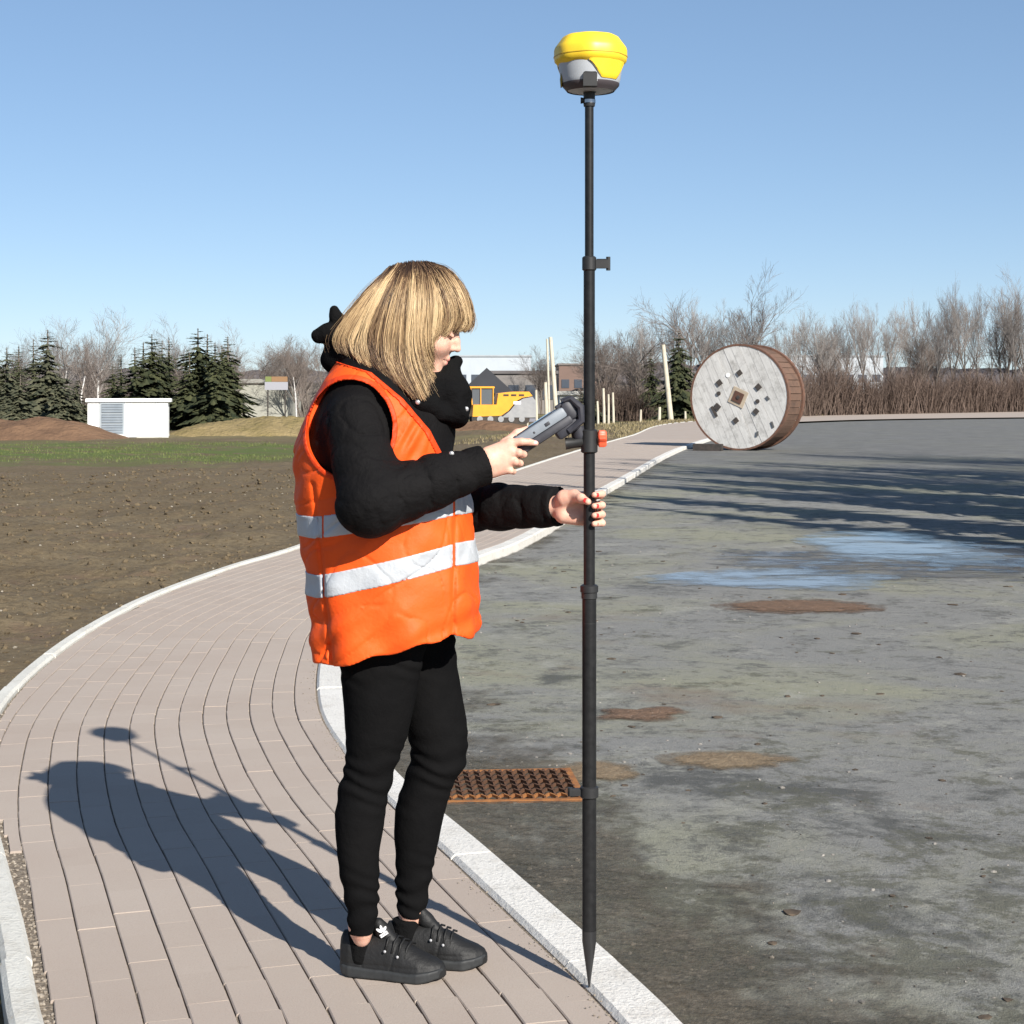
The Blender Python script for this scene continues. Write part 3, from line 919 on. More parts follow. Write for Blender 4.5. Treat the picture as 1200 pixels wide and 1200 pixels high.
# ================================================================== POSTS AND STAKES
POSTW = mat_wood('pale_post', (0.56, 0.52, 0.42), (0.46, 0.42, 0.33), (0.33, 0.29, 0.22))
def post(px, y_top, y_bot, px_bot, d, r, label, name='wooden_post', cat='post', group=None):
    b = W(px_bot, y_bot, d); t = W(px, y_top, d)
    zg = zf(b[0], d)
    b[2] = min(b[2], zg) - 0.12
    m = MB().tube([b, (b + t) / 2 + np.array((0.01, 0, 0)), t], [r * 1.12, r, r * 0.85], 10)
    o = m.build(name, POSTW, None, True)
    # move the origin to the foot
    o.data.transform(Matrix.Translation((-b[0], -b[1], -b[2]))); o.location = b
    return tag(o, label, cat, group)
post(645, 395, 489, 653, 100, 0.13, 'tall thick pale wooden post leaning beside the excavator')
post(641, 397, 489, 644, 103, 0.07, 'tall slim wooden post behind the leaning one')
post(639, 448, 489, 641, 99, 0.11, 'shorter wooden post at the foot of the tall pair')
post(777, 404, 487, 787, 108, 0.16, 'long bare pole leaning left beside the small spruce')
for px, yt, r in ((700, 470, 0.07), (707, 455, 0.09), (713, 462, 0.07), (718, 460, 0.08), (751, 480, 0.07), (773, 477, 0.10), (628, 457, 0.08), (619, 462, 0.05), (803, 482, 0.07)):
    post(px, yt, 489, px + random.choice((-1, 0, 1)), 104 + random.uniform(-3, 3), r, 'short pale stake in a loose row beyond the path', 'stake', 'stake', 'pale stakes beyond the path')

# ================================================================== TREES
def mat_leaf(name, c1, c2):
    m = Mat(name, 0.75, 0.2)
    geo = m.n.new('ShaderNodeNewGeometry')
    col = m.mix(geo.outputs['Random Per Island'], c1, c2)
    m.color(col)
    return m.m
NEEDLE = mat_leaf('spruce_needles', (0.016, 0.022, 0.011), (0.062, 0.066, 0.030))
NEEDLE2 = mat_leaf('dusty_needles', (0.036, 0.042, 0.026), (0.095, 0.094, 0.058))
BARK = simple('bark', (0.105, 0.085, 0.07), (0.16, 0.14, 0.12), 0.9, 0.15, 6)
TWIG = mat_leaf('twigs', (0.115, 0.092, 0.080), (0.20, 0.168, 0.148))
TWIGR = mat_leaf('red_twigs', (0.080, 0.056, 0.045), (0.140, 0.102, 0.082))
TWIGG = mat_leaf('grey_twigs', (0.135, 0.12, 0.11), (0.24, 0.22, 0.205))
BIRCH = simple('birch_bark', (0.62, 0.60, 0.57), (0.36, 0.34, 0.33), 0.8, 0.2, 5)

def conifer(h, w, seed, mat, name='spruce_tree', dens=1.0):
    r = random.Random(seed)
    root = empty(name)
    MB().tube([(0, 0, -0.3), (0, 0, h * 0.5), (0, 0, h * 0.97)], [0.022 * h, 0.014 * h, 0.004 * h], 7).build('trunk', BARK, root, True)
    m = MB()
    nl = int(36 * dens)
    for i in range(nl):
        t = (i + r.random()) / nl
        z = h * (0.05 + 0.93 * t)
        L = w * 0.62 * (1 - t) ** 0.72 + 0.018 * w
        nb = max(4, int(11 * (1 - t) + 4))
        for k in range(nb):
            a = r.uniform(0, 6.283)
            l = L * r.uniform(0.55, 1.12) * (1.0 + 0.28 * math.sin(3 * a + 9 * t + seed) + 0.18 * math.sin(31 * t + seed))
            dz = -0.28 * l + (0.35 * l if t > 0.85 else 0)
            d = Vector((math.cos(a), math.sin(a), 0)); s = Vector((-d.y, d.x, 0))
            for q in range(6):
                u0 = q / 6 * l * 0.95; u1 = u0 + l * 0.34
                c0 = d * u0 + Vector((0, 0, z + dz * (u0 / l) ** 1.3 + r.uniform(-0.05, 0.05) * l))
                c1 = d * u1 + Vector((0, 0, z + dz * (u1 / l) ** 1.3 - 0.10 * l * r.random()))
                ww = l * r.uniform(0.16, 0.32) * (1.1 - q / 8)
                sg = s * ww + Vector((0, 0, -ww * r.uniform(0.2, 0.9)))
                sg2 = -s * ww + Vector((0, 0, -ww * r.uniform(0.2, 0.9)))
                n = len(m.v)
                m.v += [tuple(c0), tuple(c1 + sg * 0.3), tuple((c0 + c1) / 2 + sg), tuple((c0 + c1) / 2 + sg2)]
                m.f += [(n, n + 1, n + 2), (n, n + 3, n + 1)]
    m.build('crown', mat, root)
    return root

def bare(h, seed, mat, trunkmat, spread=0.33, levels=4, name='bare_tree', up=0.55, stems=1, fine=1.0):
    r = random.Random(seed)
    root = empty(name)
    tr = MB(); cr = MB()
    def grow(p, d, L, rad, lev):
        segs = 3
        pts = [p]; rads = [rad]
        q = p.copy(); dd = d.copy()
        for i in range(segs):
            dd = (dd + Vector((r.uniform(-1, 1), r.uniform(-1, 1), r.uniform(-0.3, 0.9) * up)) * 0.17).normalized()
            q = q + dd * (L / segs)
            pts.append(q.copy()); rads.append(max(rad * (1 - 0.5 * (i + 1) / segs), 0.006))
        (tr if lev == 0 else cr).tube(pts, rads, 6 if lev == 0 else 3, caps=False)
        if lev >= levels: return
        nc = int((5, 5, 5, 5)[min(lev, 3)] * (fine if lev > 1 else 1) + r.random()) + (4 if lev == 0 else 0)
        for k in range(nc):
            t = r.uniform(0.35 if lev == 0 else 0.2, 1.0)
            j = min(int(t * segs), segs - 1)
            pp = pts[j].lerp(pts[j + 1], t * segs - j)
            a = r.uniform(0, 6.283)
            o = d.orthogonal().normalized()
            o = Matrix.Rotation(a, 3, d) @ o
            nd = (d * r.uniform(0.55, 1.0) + o * r.uniform(0.35, 0.8) * (spread / 0.33) + Vector((0, 0, 0.25 * up))).normalized()
            grow(pp, nd, L * r.uniform(0.42, 0.68), max(rads[j] * 0.55, 0.006), lev + 1)
    for s in range(stems):
        d0 = Vector((r.uniform(-0.1, 0.1) * stems, r.uniform(-0.1, 0.1) * stems, 1)).normalized()
        grow(Vector((r.uniform(-.2, .2) * (stems - 1), r.uniform(-.2, .2) * (stems - 1), -0.2)), d0, h * 0.62, 0.011 * h + 0.02, 0)
    tr.build('trunk', trunkmat, root, True)
    cr.build('crown', mat, root)
    return root

used_proto = {}
def jit(): return random.uniform(0.82, 1.22)
def place(proto, px, d, ytop, h0, label, cat, group, x=None, zg=None, squash=1.0):
    o = proto if not used_proto.get(proto.name) else copy_tree(proto)
    used_proto[proto.name] = True
    X = (px - 600) * d / FPX if x is None else x
    z = zf(X, d) if zg is None else zg
    zt = CH - (ytop - HY) * d / FPX
    s = (zt - z) / h0
    o.location = (X, d, z)
    o.scale = (s * squash * jit(), s * squash * jit(), s)
    o.rotation_euler = (0, 0, random.uniform(0, 6.28))
    kind_ = KINDW.get(proto.name)
    if kind_ and group: label = kind_ + ' ' + label
    return tag(o, label, cat, group)
KINDW = {}

CON = [conifer(6, 2.4, 41, NEEDLE), conifer(6, 3.0, 42, NEEDLE, dens=1.1), conifer(6, 1.7, 43, NEEDLE), conifer(6, 2.6, 44, NEEDLE2, 'pine_tree')]
for q, w_ in zip(CON, ('conical', 'wide', 'slim', 'pale')): KINDW[q.name] = w_
lab1 = 'dark green spruce in the cluster beside the white transformer station'
for px, yt, k, d, sq in ((178, 388, 1, 92, 1.15), (190, 396, 0, 95, 1.0), (158, 404, 0, 91, 1.0), (142, 412, 2, 94, 1.1), (168, 398, 2, 96, 1.1), (198, 392, 2, 97, 1.0), (132, 424, 0, 93, .9)):
    place(CON[k], px, d, yt, 6, lab1, 'tree', 'spruces left of the gap behind the station', squash=sq)
lab2 = 'tall dark spruce in the dense clump right behind the transformer station'
for px, yt, k, d, sq in ((232, 381, 1, 92, 1.2), (252, 398, 0, 90, 1.1), (267, 391, 0, 93, 1.0), (243, 388, 2, 95, 1.1), (222, 410, 0, 91, 1.1), (260, 402, 1, 96, .9)):
    place(CON[k], px, d, yt, 6, lab2, 'tree', 'spruces in the clump right of the station', squash=sq)
lab3 = 'dusty olive conifer standing behind the dark soil mound'
for px, yt, k, d, sq in ((8, 404, 3, 90, 1.0), (22, 402, 2, 93, 1.0), (39, 394, 2, 95, 1.1), (56, 383, 3, 91, 1.15), (-8, 398, 1, 94, 1), (70, 430, 3, 88, 1.2), (24, 436, 3, 86, 1.4), (90, 440, 3, 90, 1.2), (-22, 410, 3, 92, 1.2)):
    place(CON[k], px, d, yt, 6, lab3, 'tree', 'conifers behind the dark soil mound', squash=sq)
place(CON[1], 795, 112, 384, 6, 'lone dark spruce beside the leaning bare pole', 'tree', None, squash=0.85)
place(CON[3], 688, 112, 452, 6, 'low green conifer behind the survey pole near the path', 'tree', None, squash=2.2)
place(CON[0], 762, 122, 404, 6, 'slim dark spruce among bare trees near the leaning pole', 'tree', None, squash=0.7)

BAR = [bare(9, 51, TWIG, BARK, 0.30), bare(9, 52, TWIG, BARK, 0.36), bare(9, 53, TWIGG, BARK, 0.26, up=0.8), bare(9, 54, TWIGG, BARK, 0.22, up=0.9), bare(9, 55, TWIG, BARK, 0.33, stems=3)]
for q, w_ in zip(BAR, ('rounded', 'broad spreading', 'upright', 'narrow upright', 'several stemmed')): KINDW[q.name] = w_
BIR = [bare(9, 61, TWIGG, BIRCH, 0.30, name='birch_tree', up=0.5), bare(9, 62, TWIG, BIRCH, 0.24, name='birch_tree', up=0.7)]
lab = 'bare grey deciduous tree rising behind the brown hedge'
for px, yt, k, dd in ((905, 384, 2, 8), (930, 392, 3, 5), (950, 390, 0, 14), (968, 368, 2, 6), (990, 386, 1, 12), (1008, 376, 3, 7), (1030, 384, 0, 14), (1050, 360, 2, 6), (1072, 378, 4, 10), (1090, 368, 3, 5), (1112, 345, 2, 8), (1130, 354, 1, 13), (1148, 362, 3, 6), (1170, 358, 4, 12), (1188, 340, 2, 7), (1206, 352, 0, 9), (1225, 345, 3, 12), (1250, 350, 1, 9), (1040, 392, 3, 18), (1100, 388, 4, 20), (1160, 378, 0, 20), (975, 396, 4, 20), (918, 398, 1, 16), (942, 380, 3, 18), (960, 386, 3, 22), (983, 376, 2, 17), (1000, 392, 0, 24), (1020, 370, 3, 19), (1062, 368, 3, 17), (1082, 384, 1, 22), (1122, 366, 3, 20), (1140, 350, 3, 16), (1178, 352, 3, 18), (1198, 362, 1, 24)):
    yc = np.interp(px, (880, 950, 1200, 1260), (490, 487, 482.3, 481.5))
    place(BAR[k], px, 2752 / (yc - HY) + dd + 3, yt, 9, lab, 'tree', 'bare trees behind the brown hedge', zg=-0.1, squash=0.72)
lab = 'bare tree with pale branches standing behind the cable reel'
for px, yt, k, d in ((818, 346, 1, 116), (838, 366, 3, 124), (852, 362, 2, 118), (868, 352, 0, 121), (884, 376, 4, 126), (828, 372, 2, 130), (806, 378, 3, 128)):
    place(BAR[k], px, d, yt, 9, lab, 'tree', 'bare trees behind the cable reel', zg=-0.2)
lab = 'bare brown tree in the thicket beside the leaning pole'
for px, yt, k, d in ((705, 398, 0, 125), (722, 390, 4, 128), (742, 378, 1, 122), (757, 376, 2, 130), (770, 386, 3, 126), (735, 396, 4, 134), (714, 410, 1, 138)):
    place(BAR[k], px, d, yt, 9, lab, 'tree', 'bare trees near the leaning pole', zg=-0.4)
place(BAR[4], 637, 160, 413, 9, 'small bare tree behind the tall wooden posts', 'tree', None, zg=-0.4)
place(BIR[0], 113, 97, 376, 9, 'tall white barked birch left of the spruces', 'tree', None)
place(BIR[1], 96, 92, 396, 9, 'slender birch with leaning pale trunk behind the station', 'tree', None)
place(BIR[1], 349, 90, 398, 9, 'thin birch with white trunk at the end of the dry grass mound', 'tree', None)
place(BIR[0], 72, 96, 388, 9, 'birch with fine grey crown among the olive conifers', 'tree', None)
lab = 'bare tree with hazy crown on the far side of the pale barn'
for px, yt, k, d in ((285, 402, 0, 135), (300, 406, 1, 140), (318, 404, 4, 150), (332, 408, 2, 145), (366, 398, 1, 138), (380, 404, 0, 146), (210, 400, 1, 140), (120, 402, 4, 140), (84, 400, 0, 138), (150, 412, 1, 132), (205, 408, 4, 128), (216, 398, 0, 126), (128, 396, 2, 120), (66, 398, 2, 118), (36, 408, 1, 124), (10, 406, 4, 126), (276, 412, 4, 122), (292, 416, 1, 126), (356, 404, 4, 124)):
    place(BAR[k], px, d, yt, 9, lab, 'tree', 'hazy bare trees beyond the barn', zg=-0.5)

# trees out of view to the right that shade the yard
lab = 'tall tree standing beside the asphalt yard'
shade = [(10.2, 15.2, 9.5, 0), (12.6, 16.5, 10.5, 1), (14.5, 18.6, 10, 1), (16.5, 21.5, 10, 1), (11.4, 13.9, 9.5, 1), (9.6, 14.2, 8.0, 0), (18.0, 19.5, 10.5, 1), (18.5, 23.5, 11, 1),
         (7.9, 11.6, 9.5, 0), (8.7, 13.2, 9.0, 0), (9.7, 17.7, 10, 0), (10.6, 20.2, 9.5, 1), (8.9, 16.0, 9.0, 0), (12.6, 24.0, 10, 0), (15.0, 27.0, 10, 1), (13.2, 21.5, 11, 0), (17.0, -6.0, 15, 2),
         (8.2, 17.4, 9.5, 0), (8.8, 20.0, 9.5, 0), (7.6, 14.4, 9.5, 0), (9.2, 22.4, 9.5, 0), (13.8, 17.0, 11, 0), (11.8, 19.0, 10.5, 0)]
for k, (X, Y, h, c) in enumerate(shade):
    o = copy_tree(CON[2] if c == 0 else BAR[3 if c == 2 else k % 4])
    s = h / (6 if c == 0 else 9); q = (0.55, 0.8, 0.5)[c]
    o.location = (X, Y, ZA); o.scale = (s * q, s * q, s); o.rotation_euler = (0, 0, k * 1.3)
    tag(o, 'tall dark spruce beside the asphalt yard' if c == 0 else 'tall bare tree beside the asphalt yard', 'tree', 'trees shading the yard')

# ---- thickets nobody could count
def thicket(name, label, pts, hfun, n, mat, seed, lean=0.22, wid=2.5, rad=0.012):
    r = np.random.default_rng(seed)
    P = np.array(pts, float)
    s = np.r_[0, np.cumsum(np.linalg.norm(np.diff(P, axis=0), axis=1))]
    vs_, fs = [], []
    q = r.random(n) * s[-1]
    x = np.interp(q, s, P[:, 0]) + r.normal(0, 0.25, n); y = np.interp(q, s, P[:, 1]) + r.random(n) * wid
    h = hfun(q) * (0.55 + 0.55 * r.random(n))
    zg = np.array([max(zf(a, b), -0.6) for a, b in zip(x, y)])
    base = np.c_[x, y, zg - 0.1]
    dirv = np.c_[r.normal(0, lean, n), r.normal(0, lean, n), np.ones(n)]
    side = np.c_[np.cos(q * 97), np.sin(q * 97), np.zeros(n)]
    for i in range(n):
        k = len(vs_)
        b = base[i]; d = dirv[i] * h[i]; sd = side[i] * rad
        m_ = b + d * 0.55; e = b + d + np.array((d[0], d[1], -0.15 * h[i])) * 0.25
        vs_ += [b - sd, b + sd, m_ + sd * 0.9, m_ - sd * 0.9, e]
        fs += [(k, k + 1, k + 2, k + 3), (k + 3, k + 2, k + 4)]
        for t in range(3):
            k = len(vs_)
            u = r.uniform(0.35, 0.95); p0 = b + d * u * 0.9
            w = np.array((r.normal(0, 0.35), r.normal(0, 0.35), r.uniform(0.1, 0.5))) * h[i] * 0.45
            vs_ += [p0 - sd * 0.8, p0 + sd * 0.8, p0 + w]
            fs.append((k, k + 1, k + 2))
    o = link(name, mesh(name, [tuple(a) for a in vs_], fs, mat))
    return tag(o, label, kind='stuff')
hl = []
for px in np.linspace(905, 1270, 14):
    yc = np.interp(px, (880, 950, 1200, 1270), (491, 487.5, 482.6, 481.5)); d = 2752 / (yc - HY) + 1.5
    hl.append(((px - 600) * d / FPX, d))
hl0 = []
for px in np.linspace(690, 915, 10):
    d = np.interp(px, (690, 800, 915), (118, 120, 114)); hl0.append(((px - 600) * d / FPX, d))
thicket('hedge', 'dense reddish brown leafless hedge along the far edge of the asphalt', hl, lambda q: 3.1 + 0.5 * np.sin(q * 0.6) + 0.3 * np.sin(q * 1.9), 9000, TWIGR, 71, wid=4, rad=0.02)
thicket('brushwood', 'tangled leafless brushwood behind the leaning pole and the reel', hl0, lambda q: 2.2 + 0.8 * np.sin(q * 0.8) + 0.5 * np.sin(q * 2.3), 4200, TWIGR, 72, wid=6, rad=0.018)
hl2 = [((px - 600) * 128 / FPX, 128 + 4 * math.sin(px)) for px in np.linspace(-40, 560, 12)]
thicket('undergrowth', 'grey brown leafless undergrowth in front of the far wood', hl2, lambda q: 2.2 + 0.9 * np.sin(q * 0.4) + 0.4 * np.sin(q * 1.7), 6000, TWIG, 73, wid=8, rad=0.03)
# dry grass and weeds along the far edges, short grass on the field
def grass(name, label, n, fx, hs, mat, seed):
    r = np.random.default_rng(seed)
    vs_, fs = [], []
    x, y = fx(r, n)
    for i in range(n):
        z = zf(x[i], y[i]); h = hs * r.uniform(0.5, 1.4); a = r.uniform(0, 6.28); w = h * r.uniform(0.10, 0.25)
        k = len(vs_)
        dx, dy = math.cos(a) * w, math.sin(a) * w
        lx, ly = r.normal(0, 0.4) * h, r.normal(0, 0.4) * h
        vs_ += [(x[i] - dx, y[i] - dy, z - 0.02), (x[i] + dx, y[i] + dy, z - 0.02), (x[i] + lx, y[i] + ly, z + h)]
        fs.append((k, k + 1, k + 2))
    return tag(link(name, mesh(name, vs_, fs, mat)), label, kind='stuff')
GRASS = mat_leaf('grass', (0.085, 0.115, 0.030), (0.145, 0.160, 0.055))
DRY = mat_leaf('dry_grass', (0.17, 0.14, 0.07), (0.27, 0.22, 0.125))
def fgreen(r, n):
    y = r.uniform(41, 68, n); x = -6 - r.random(n) * 18
    k = vnoise(x * 0.25, y * 0.5, 77) > -0.25
    return x[k].repeat(2)[:n], y[k].repeat(2)[:n]
def wrap(fn):
    def g(r, n):
        x, y = fn(r, n); return np.resize(x, n) + r.normal(0, .1, n), np.resize(y, n) + r.normal(0, .15, n)
    return g
grass('field_grass', 'short green grass strip across the back of the field', 16000, wrap(fgreen), 0.05, GRASS, 81)
def fverge(r, n):
    y = r.uniform(55, 112, n); x = LX(y) - 0.2 - r.random(n) ** 1.5 * 7
    return x, y
grass('verge_grass', 'dry yellow grass on the verge beside the far path', 7000, fverge, 0.10, DRY, 82)
def fnear(r, n):
    y = r.uniform(3.4, 4.6, n); x = LX(y) - 0.085 - np.abs(r.normal(0, 0.05, n))
    return x, y
grass('edge_grass', 'wisps of dry grass along the outside of the edging', 90, fnear, 0.05, DRY, 83)

# ================================================================== FAR BUILDINGS AND RIDGE
def far_building(name, label, px0, px1, ytop, d, depth, wallc, roofc, gable=0.0, windows=0, ybase=None, band=None):
    x0 = (px0 - 600) * d / FPX; x1 = (px1 - 600) * d / FPX; zb = -0.6
    zt = CH - (ytop - HY) * d / FPX
    root = empty(name, ((x0 + x1) / 2, d, zb))
    w = x1 - x0; h = zt - zb - gable
    MB().box((0, depth / 2, h / 2), (w, depth, h)).build('wall', simple(name + '_wall', wallc, tuple(c * 0.9 for c in wallc), 0.8, 0.3, 0.4), root)
    rm = simple(name + '_roof', roofc, tuple(c * 0.8 for c in roofc), 0.8, 0.3, 0.5)
    if gable:
        m = MB()
        ov = 0.4
        m.prism([(-w / 2 - ov, h - 0.15), (w / 2 + ov, h - 0.15), (0, h + gable)], -0.4, depth + 0.4)
        m.build('roof', rm, root)
    else:
        MB().box((0, depth / 2, h + 0.15), (w + 0.4, depth + 0.4, 0.3)).build('roof', rm, root)
    wm = simple(name + '_pane', (0.06, 0.07, 0.09), None, 0.15, 0.6)
    for i in range(windows):
        xx = -w / 2 + (i + 0.5) * w / windows
        MB().box((xx, -0.04, h * 0.55), (w / windows * 0.6, 0.08, min(1.4, h * 0.35))).build('window', wm, root)
    return tag(root, label, 'building')
far_building('gabled_house', 'dark roofed gabled house behind the excavator', 543, 598, 431, 150, 10, (0.16, 0.14, 0.13), (0.045, 0.047, 0.055), 2.1, 2)
far_building('long_barn', 'long low grey roofed barn behind the excavator', 572, 652, 438, 165, 12, (0.20, 0.185, 0.175), (0.13, 0.12, 0.12), 0, 4)
far_building('industrial_hall', 'distant white industrial hall above the excavator', 535, 622, 418, 330, 30, (0.42, 0.46, 0.50), (0.36, 0.39, 0.42), 0, 6)
far_building('industrial_hall', 'distant white industrial hall behind the bare trees and hedge', 890, 1035, 418, 330, 30, (0.42, 0.45, 0.48), (0.36, 0.38, 0.40), 0, 9)
far_building('brick_hall', 'distant reddish hall right of the tall wooden posts', 655, 700, 428, 280, 20, (0.17, 0.115, 0.095), (0.20, 0.18, 0.17), 0, 3)
far_building('pale_barn', 'pale low barn with light walls beyond the dry grass mound', 272, 337, 449, 125, 8, (0.33, 0.325, 0.28), (0.28, 0.275, 0.25), 0, 0)
far_building('white_shed', 'small white shed half hidden right of the tall posts', 656, 690, 463, 130, 6, (0.55, 0.55, 0.52), (0.4, 0.4, 0.38), 0, 2)
sg = empty('billboard', tuple(W(324, 470, 118)))
sg.location.z = -0.6
tag(sg, 'small white and orange billboard in front of the pale barn', 'billboard')
for sx in (-0.6, 0.6): MB().tube([(sx, 0, 0), (sx, 0, 2.6)], 0.05, 6).build('leg', DARKIRON, sg)
MB().box((0, -0.06, 2.55), (1.6, 0.05, 0.55)).build('panel', simple('sign_white', (0.30, 0.30, 0.33), None, 0.5, 0.4), sg)
MB().box((0.22, -0.06, 3.02), (1.1, 0.05, 0.36)).build('panel', simple('sign_orange', (0.24, 0.14, 0.07), None, 0.5, 0.4), sg)
MB().box((-0.55, -0.06, 3.02), (0.42, 0.05, 0.36)).build('panel', simple('sign_green', (0.16, 0.19, 0.06), None, 0.5, 0.4), sg)

# far wooded ridge, one mass
def ridge(name, d, prof, mat, seed, depth=60, label=None):
    v = []; f = []
    pxs = np.arange(-400, 1700, 3.0)
    r = np.random.default_rng(seed)
    for px in pxs:
        yt = np.interp(px, [p[0] for p in prof], [p[1] for p in prof]) + r.normal(0, 0.9) + 1.4 * math.sin(px * 0.11 + seed)
        x = (px - 600) * d / FPX; zt = CH - (yt - HY) * d / FPX
        v += [(x, d, -1), (x, d + depth * 0.2, zt * 0.8), (x, d + depth * 0.5 + r.normal(0, 5), zt), (x, d + depth, -1)]
    for i in range(len(pxs) - 1):
        for k in range(3):
            a = i * 4 + k
            f.append((a, a + 4, a + 5, a + 1))
    return tag(link(name, mesh(name, v, f, mat)), label, kind='structure')
ridge('far_ridge', 520, ((-400, 432), (0, 430), (280, 433), (420, 432), (560, 436), (640, 434), (700, 424), (800, 422), (900, 428), (1200, 430), (1700, 430)),
      simple('far_wood', (0.085, 0.08, 0.085), (0.13, 0.115, 0.115), 0.95, 0.05, 0.15, (0.4, 1.0, 3.0)), 5, 70, 'low wooded ridge along the horizon')
ridge('near_wood', 240, ((-400, 446), (0, 446), (280, 448), (420, 446), (545, 462), (660, 464), (700, 448), (800, 446), (900, 452), (1000, 462), (1700, 462)),
      simple('near_wood', (0.095, 0.085, 0.075), (0.15, 0.125, 0.105), 0.95, 0.05, 0.4, (0.8, 1.0, 2.0)), 6, 25, 'grey brown leafless wood behind the field')

# ================================================================== SURVEY POLE, RECEIVER, CONTROLLER
PD = 3.96                                    # the pole stands on the kerb's inner edge
PX0 = (690.5 - 600) * PD / FPX
def pz(py): return CH - (py - HY) * PD / FPX
CARBON = Mat('carbon_pole', 0.42, 0.25); CARBON.color(CARBON.mix(CARBON.ramp(CARBON.noise(CARBON.coord(), 60, 3), 0.3, 0.7), (0.009, 0.009, 0.0095), (0.016, 0.016, 0.0165))); CARBON = CARBON.m
BLKPLASTIC = simple('black_plastic', (0.014, 0.014, 0.015), (0.022, 0.022, 0.022), 0.5, 0.4, 40)
STEEL = simple('steel', (0.45, 0.45, 0.46), None, 0.3, 0.5, metal=1.0)
pole = empty('survey_pole', (PX0, PD, 0.006))
tag(pole, 'black telescopic survey pole held upright with its spike on the kerb', 'survey pole')
def z0(py): return pz(py) - 0.006
k_ = PD / FPX
MB().lathe([(0.0015, z0(1158)), (0.004, z0(1148)), (0.0155, z0(1106)), (0.0165, z0(1103)), (0.0165, z0(1090))], 20).build('spike', simple('spike_steel', (0.02, 0.02, 0.021), None, 0.35, 0.5), pole, True)
MB().lathe([(0.0165, z0(1090) + 0.0005), (0.0165, z0(690))], 20).build('lower_tube', CARBON, pole, True)
MB().lathe([(0.0132, z0(690)), (0.0132, z0(310))], 20).build('middle_tube', CARBON, pole, True)
MB().lathe([(0.0102, z0(310)), (0.0102, z0(112))], 20).build('upper_tube', CARBON, pole, True)
def collar(py, r, h, name='collar'):
    zc = z0(py)
    return MB().lathe([(r * 0.8, zc - h / 2), (r, zc - h / 2 + 0.003), (r, zc + h / 2 - 0.003), (r * 0.8, zc + h / 2)], 20).build(name, BLKPLASTIC, pole, True)
c1 = collar(309, 0.0165, 0.034, 'clamp')
MB().box((0.030, -0.002, z0(309)), (0.030, 0.014, 0.022), ch=0.003).build('lever', BLKPLASTIC, c1)
MB().tube([(0.044, -0.002, z0(301)), (0.044, -0.002, z0(317))], 0.005, 8).build('knob', BLKPLASTIC, c1)
collar(690, 0.021, 0.020); collar(697, 0.0185, 0.022)
collar(730, 0.0168, 0.004)
c2 = collar(928, 0.0215, 0.028, 'clamp')
MB().box((-0.030, 0.0, z0(928)), (0.032, 0.016, 0.016), ch=0.003).build('lever', BLKPLASTIC, c2)
MB().tube([(-0.044, 0, z0(923)), (-0.044, 0, z0(933))], 0.006, 8).build('knob', BLKPLASTIC, c2)
# controller bracket and its red lobed knob
c3 = collar(517, 0.0195, 0.055, 'bracket_clamp')
MB().tube([(-0.015, 0, z0(517)), (-0.035, 0, z0(519)), (-0.055, 0, z0(520))], [0.014, 0.012, 0.014], 10).build('bracket_arm', BLKPLASTIC, c3, True)
m = MB()
n = 36
v = []; f = []
for xx, sc in ((0.020, 0.80), (0.023, 1.0), (0.036, 1.0), (0.040, 0.8)):
    for k in range(n):
        a = 2 * math.pi * k / n
        r_ = (0.0195 + 0.0028 * math.cos(6 * a)) * sc
        v.append((xx, r_ * math.cos(a), z0(514) + r_ * math.sin(a)))
for i in range(3):
    for k in range(n):
        k2 = (k + 1) % n; f.append((i * n + k, i * n + k2, (i + 1) * n + k2, (i + 1) * n + k))
f += [tuple(range(n)), tuple(3 * n + k for k in range(n))]
m.add(v, f); m.build('clamp_knob', simple('red_plastic', (0.72, 0.10, 0.04), (0.62, 0.07, 0.03), 0.45, 0.45, 30), pole, True)
# head of the pole with its side screw
hd = MB().lathe([(0.0125, z0(125)), (0.0135, z0(123)), (0.0135, z0(108)), (0.010, z0(107))], 20).build('pole_head', BLKPLASTIC, pole, True)
MB().lathe([(0.0145, z0(121)), (0.0145, z0(117))], 20).build('head_ring', STEEL, hd, True)
MB().tube([(-0.008, -0.002, z0(118)), (-0.020, -0.002, z0(118))], [0.005, 0.008], 10).build('screw', BLKPLASTIC, hd, True)

rec = empty('satellite_receiver', (PX0 + 0.003, PD, pz(107)))
tag(rec, 'yellow and grey satellite receiver mounted on top of the survey pole', 'receiver')
def q0(py): return pz(py) - pz(107)
RY = simple('receiver_yellow', (0.82, 0.56, 0.03), (0.80, 0.52, 0.025), 0.42, 0.45, 20)
RG = simple('receiver_grey', (0.40, 0.42, 0.45), (0.36, 0.38, 0.40), 0.5, 0.4, 20)
MB().lathe([(0.040, q0(108)), (0.056, q0(106)), (0.0655, q0(101)), (0.069, q0(94)), (0.073, q0(82)), (0.0755, q0(74))], 48).build('housing', RG, rec, True)
MB().lathe([(0.055, q0(107.5)), (0.060, q0(104.5)), (0.0665, q0(101)), (0.0672, q0(98.6))], 48, caps=False).build('base_ring', simple('base_dark', (0.06, 0.05, 0.055), None, 0.5, 0.4), rec, True)
